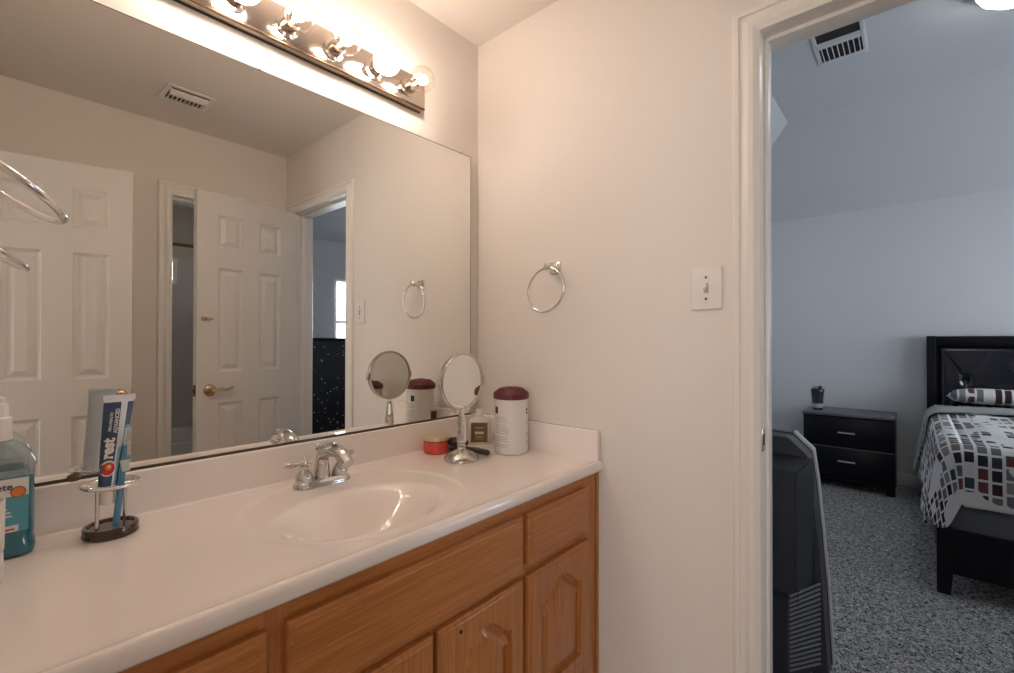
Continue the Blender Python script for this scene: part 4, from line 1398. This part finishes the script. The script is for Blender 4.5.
def drape(p, d, L, fl, s):
    """point at cloth distance s beyond the inner line"""
    flat_ = .03
    R = .07
    if s < flat_:
        return p + d*s
    s2 = s-flat_
    if s2 < R*PI/2*.92:
        a = s2/R
        return p + d*(flat_+R*math.sin(a)) + Vector((0, 0, -R*(1-math.cos(a))))
    a = PI/2*.92
    s3 = s2-R*a
    k = fl
    dn = Vector((d.x*k*1.6, d.y*k*1.6, -1)).normalized()
    return p + d*(flat_+R*math.sin(a)) + Vector((0, 0, -R*(1-math.cos(a)))) + dn*s3
rows, uvs = [], []
for (p, d, L, fl) in path:
    L += .05
    row, uv = [], []
    for j in range(NJ+1):
        s = L*j/NJ
        q = drape(p, d, L, fl, s)
        row.append(q); uv.append((p.x + d.x*s, p.y + d.y*s))
    rows.append(row); uvs.append(uv)
bsd = thing('bedspread', (2.8, -2.2, ZTOP), 'white bedspread printed with grey, black and rust blocks', 'bedspread')
b = MB()
b.grid(rows, uvs=uvs)
# top
tr_, tu = [], []
NX, NYY = 50, 40
for i in range(NX+1):
    x = 3.70 + (1.88-3.70)*i/NX
    r_, u_ = [], []
    for j in range(NYY+1):
        y = (EY-.06) + (BDY0+.1-(EY-.06))*j/NYY
        ed = min(1, j/3, i/3 if False else 1, (NX-i)/3)
        z = ZTOP + ed*(.010*math.sin(x*8+y*3)*math.sin(y*7) + .012*(1 if ed >= 1 else ed))
        r_.append((x, y, z)); u_.append((x, y))
    tr_.append(r_); uvs.append(u_) if False else tu.append(u_)
b.grid(tr_, uvs=tu)
# far side
rows, uvs = [], []
for k in range(NSIDE):
    x = 3.70 + (1.88-3.70)*k/(NSIDE-1)
    p, d = Vector((x, BDY0+.1, ZTOP)), Vector((0, -1, 0))
    row, uv = [], []
    for j in range(NJ+1):
        s = .46*j/NJ; row.append(drape(p, d, .46, .06, s)); uv.append((x, p.y-s))
    rows.append(row); uvs.append(uv)
b.grid(rows, uvs=uvs)
bmesh.ops.remove_doubles(b.bm, verts=b.bm.verts, dist=.0005)
bmesh.ops.recalc_face_normals(b.bm, faces=b.bm.faces)
o = b.build('printed_cover', M['quilt'], bsd, smooth=70)
so = o.modifiers.new('thick', 'SOLIDIFY'); so.thickness = .010; so.offset = -1
# folded-back grey lining near the pillows, hanging over the side too
rows = []
for k in range(13):
    x = 3.36 - .33*k/12
    row = []
    p, d = Vector((x, EY-.06, ZTOP+.012)), Vector((0, 1, 0))
    for j in range(20):
        row.append(Vector((x, BDY0+.1 + (EY-.06-BDY0-.1)*j/20, ZTOP+.024+.006*math.sin(k/12*PI)+.004*math.sin(j*.9))))
    for j in range(NJ+1):
        q = drape(p, d, .5, .11, (.47+.02*math.sin(x*9))*j/NJ) + Vector((0, .012, .006*math.sin(k/12*PI)))
        row.append(q)
    rows.append(row)
b = MB(); b.grid(rows)
o = b.build('folded_lining', M['greyfold'], bsd, smooth=70)
o['label'] = 'plain grey folded-back edge'
so = o.modifiers.new('thick', 'SOLIDIFY'); so.thickness = .012; so.offset = 1
def pillow(name, cx_, cy_, cz_, lx, ly, lz, label, mat, lean):
    root = thing(name, (cx_, cy_, cz_), label, 'pillow')
    b = MB()
    N = 22
    lay = b.bm.loops.layers.uv.verify()
    R = Matrix.Rotation(lean, 3, 'Y')
    top, bot, uv = [], [], []
    for i in range(N+1):
        a_, b_, u_ = [], [], []
        for j in range(N+1):
            u, v = 2*i/N-1, 2*j/N-1
            h = (max(0, (1-u**4))*max(0, (1-v**4)))**.45
            px = u*lx/2*(1-.05*(1-v*v)*0-.06*abs(v)**3*0); py = v*ly/2
            px *= 1-.06*(1-abs(v))*abs(u); py *= 1-.04*(1-abs(u))*abs(v)
            P0 = R @ Vector((px, py, lz/2*h)); P1 = R @ Vector((px, py, -lz/2*h))
            a_.append(P0+Vector((cx_, cy_, cz_))); b_.append(P1+Vector((cx_, cy_, cz_))); u_.append((px+.3, py))
        top.append(a_); bot.append(b_); uv.append(u_)
    b.grid(top, uvs=uv); b.grid([r[::-1] for r in bot], uvs=[r[::-1] for r in uv])
    bmesh.ops.remove_doubles(b.bm, verts=b.bm.verts, dist=.0004)
    b.build('pillow_case', mat, root, smooth=80)
    return root
pillow('pillow', 3.565, -1.865, .818, .36, .66, .115, 'block-printed pillow lying against the headboard at its near end', M['quilt'], math.radians(8))
pillow('pillow', 3.565, -2.58, .818, .36, .66, .115, 'block-printed pillow lying against the headboard at its far end', M['quilt'], math.radians(8))

# television seen from its vented back side, just inside the bedroom door
tv = thing('television', (.70, -.53, 0), 'large black television cabinet with silver front edge and side vent, behind the door casing', 'television')
yc = -.53
right = [(-1.113, 0), (-1.106, .13), (-1.0975, .30), (-1.083, .49), (-1.064, .70), (-1.050, .812), (-.984, .8745)]
def mirror_y(pts): return [(2*yc-y, z) for y, z in pts[::-1]]
outl = right + mirror_y(right)
def inset_poly(pts, d):
    return [(yc+(y-yc)*(1-d/.58), z*(1-d/.9) if z > .2 else z) for y, z in pts]
MB().prism([(yc+(y-yc)*.990, z*.992) for y, z in outl], 'x', .800, .838, bev=.002).build('front_frame', M['tvblack'], tv, smooth=30)
for pts in (right, mirror_y(right)):
    inn = [(yc+(y-yc)*.9895, z*.9915) for y, z in pts]
    MB().prism(list(pts) + inn[::-1], 'x', .799, .834, bev=.0012).build('silver_edge', M['silver'], tv, smooth=30)
MB().prism([(yc+(y-yc)*.985, z*.988) for y, z in outl], 'x', .700, .7995, bev=.004).build('front_shell', M['tvblack'], tv, smooth=40)
b = MB()
def taper(b, x0, x1, s0, s1, z0a, z1a, z0b, z1b, mi=0):
    """four-sided tapered box: at x0 half-width s0 heights z0a..z1a, at x1 half-width s1"""
    A = [(x0, yc-s0, z0a), (x0, yc+s0, z0a), (x0, yc+s0, z1a), (x0, yc-s0, z1a)]
    B = [(x1, yc-s1, z0b), (x1, yc+s1, z0b), (x1, yc+s1, z1b), (x1, yc-s1, z1b)]
    a = [b.bm.verts.new(p) for p in A]; c = [b.bm.verts.new(p) for p in B]
    fs = [b.bm.faces.new((a[i], a[(i+1) % 4], c[(i+1) % 4], c[i])) for i in range(4)] + [b.bm.faces.new(a[::-1]), b.bm.faces.new(c)]
    rr = bmesh.ops.bevel(b.bm, geom=list({e for f in fs for e in f.edges}), offset=.006, segments=2, affect='EDGES')
taper(b, .60, .702, .492, .535, .28, .758, .26, .800)
b.build('back_shell', M['tvblack'], tv, smooth=30)
b = MB()
taper(b, .565, .702, .462, .555, .02, .300, .02, .345)
b.build('speaker_housing', M['tvblack'], tv, smooth=30)
b = MB()
nsl = 17
for k in range(nsl):
    z = .050 + .265*k/(nsl-1)
    zt = (z-.02)/.30
    pA = Vector((.580, yc-.462-.010, z)); pB = Vector((.692, yc-.5455-.006, z+.030*zt))
    if k < 14 or True:
        b.tube([pA, pB], .0042, seg=6)
b.build('vent_slats', M['grille'], tv, smooth=0)
b = MB().box(.60, .836, yc-.50, yc+.50, 0, .022, bev=.003); b.build('plinth', M['tvblack'], tv, smooth=30)

# black chest with glints painted into its front colour, seen in the mirror through the doorway
ch = thing('tall_chest', (.95, -3.28, 0), 'tall black chest with glints painted on its front seen in the mirror through the doorway', 'chest')
b = MB()
b.box(.40, 1.45, -3.48, -3.06, 0, 1.225, bev=.004)
b.build('chest_body', M['blackwood'], ch, smooth=30)
MB().box(.39, 1.46, -3.49, -3.04, 1.2255, 1.2545, bev=.004).build('chest_top', M['blackwood'], ch, smooth=30)
MB().box(.42, 1.43, -3.06, -3.046, .06, 1.22, bev=.002).build('speckled_front', M['painted_glints'], ch, smooth=30)
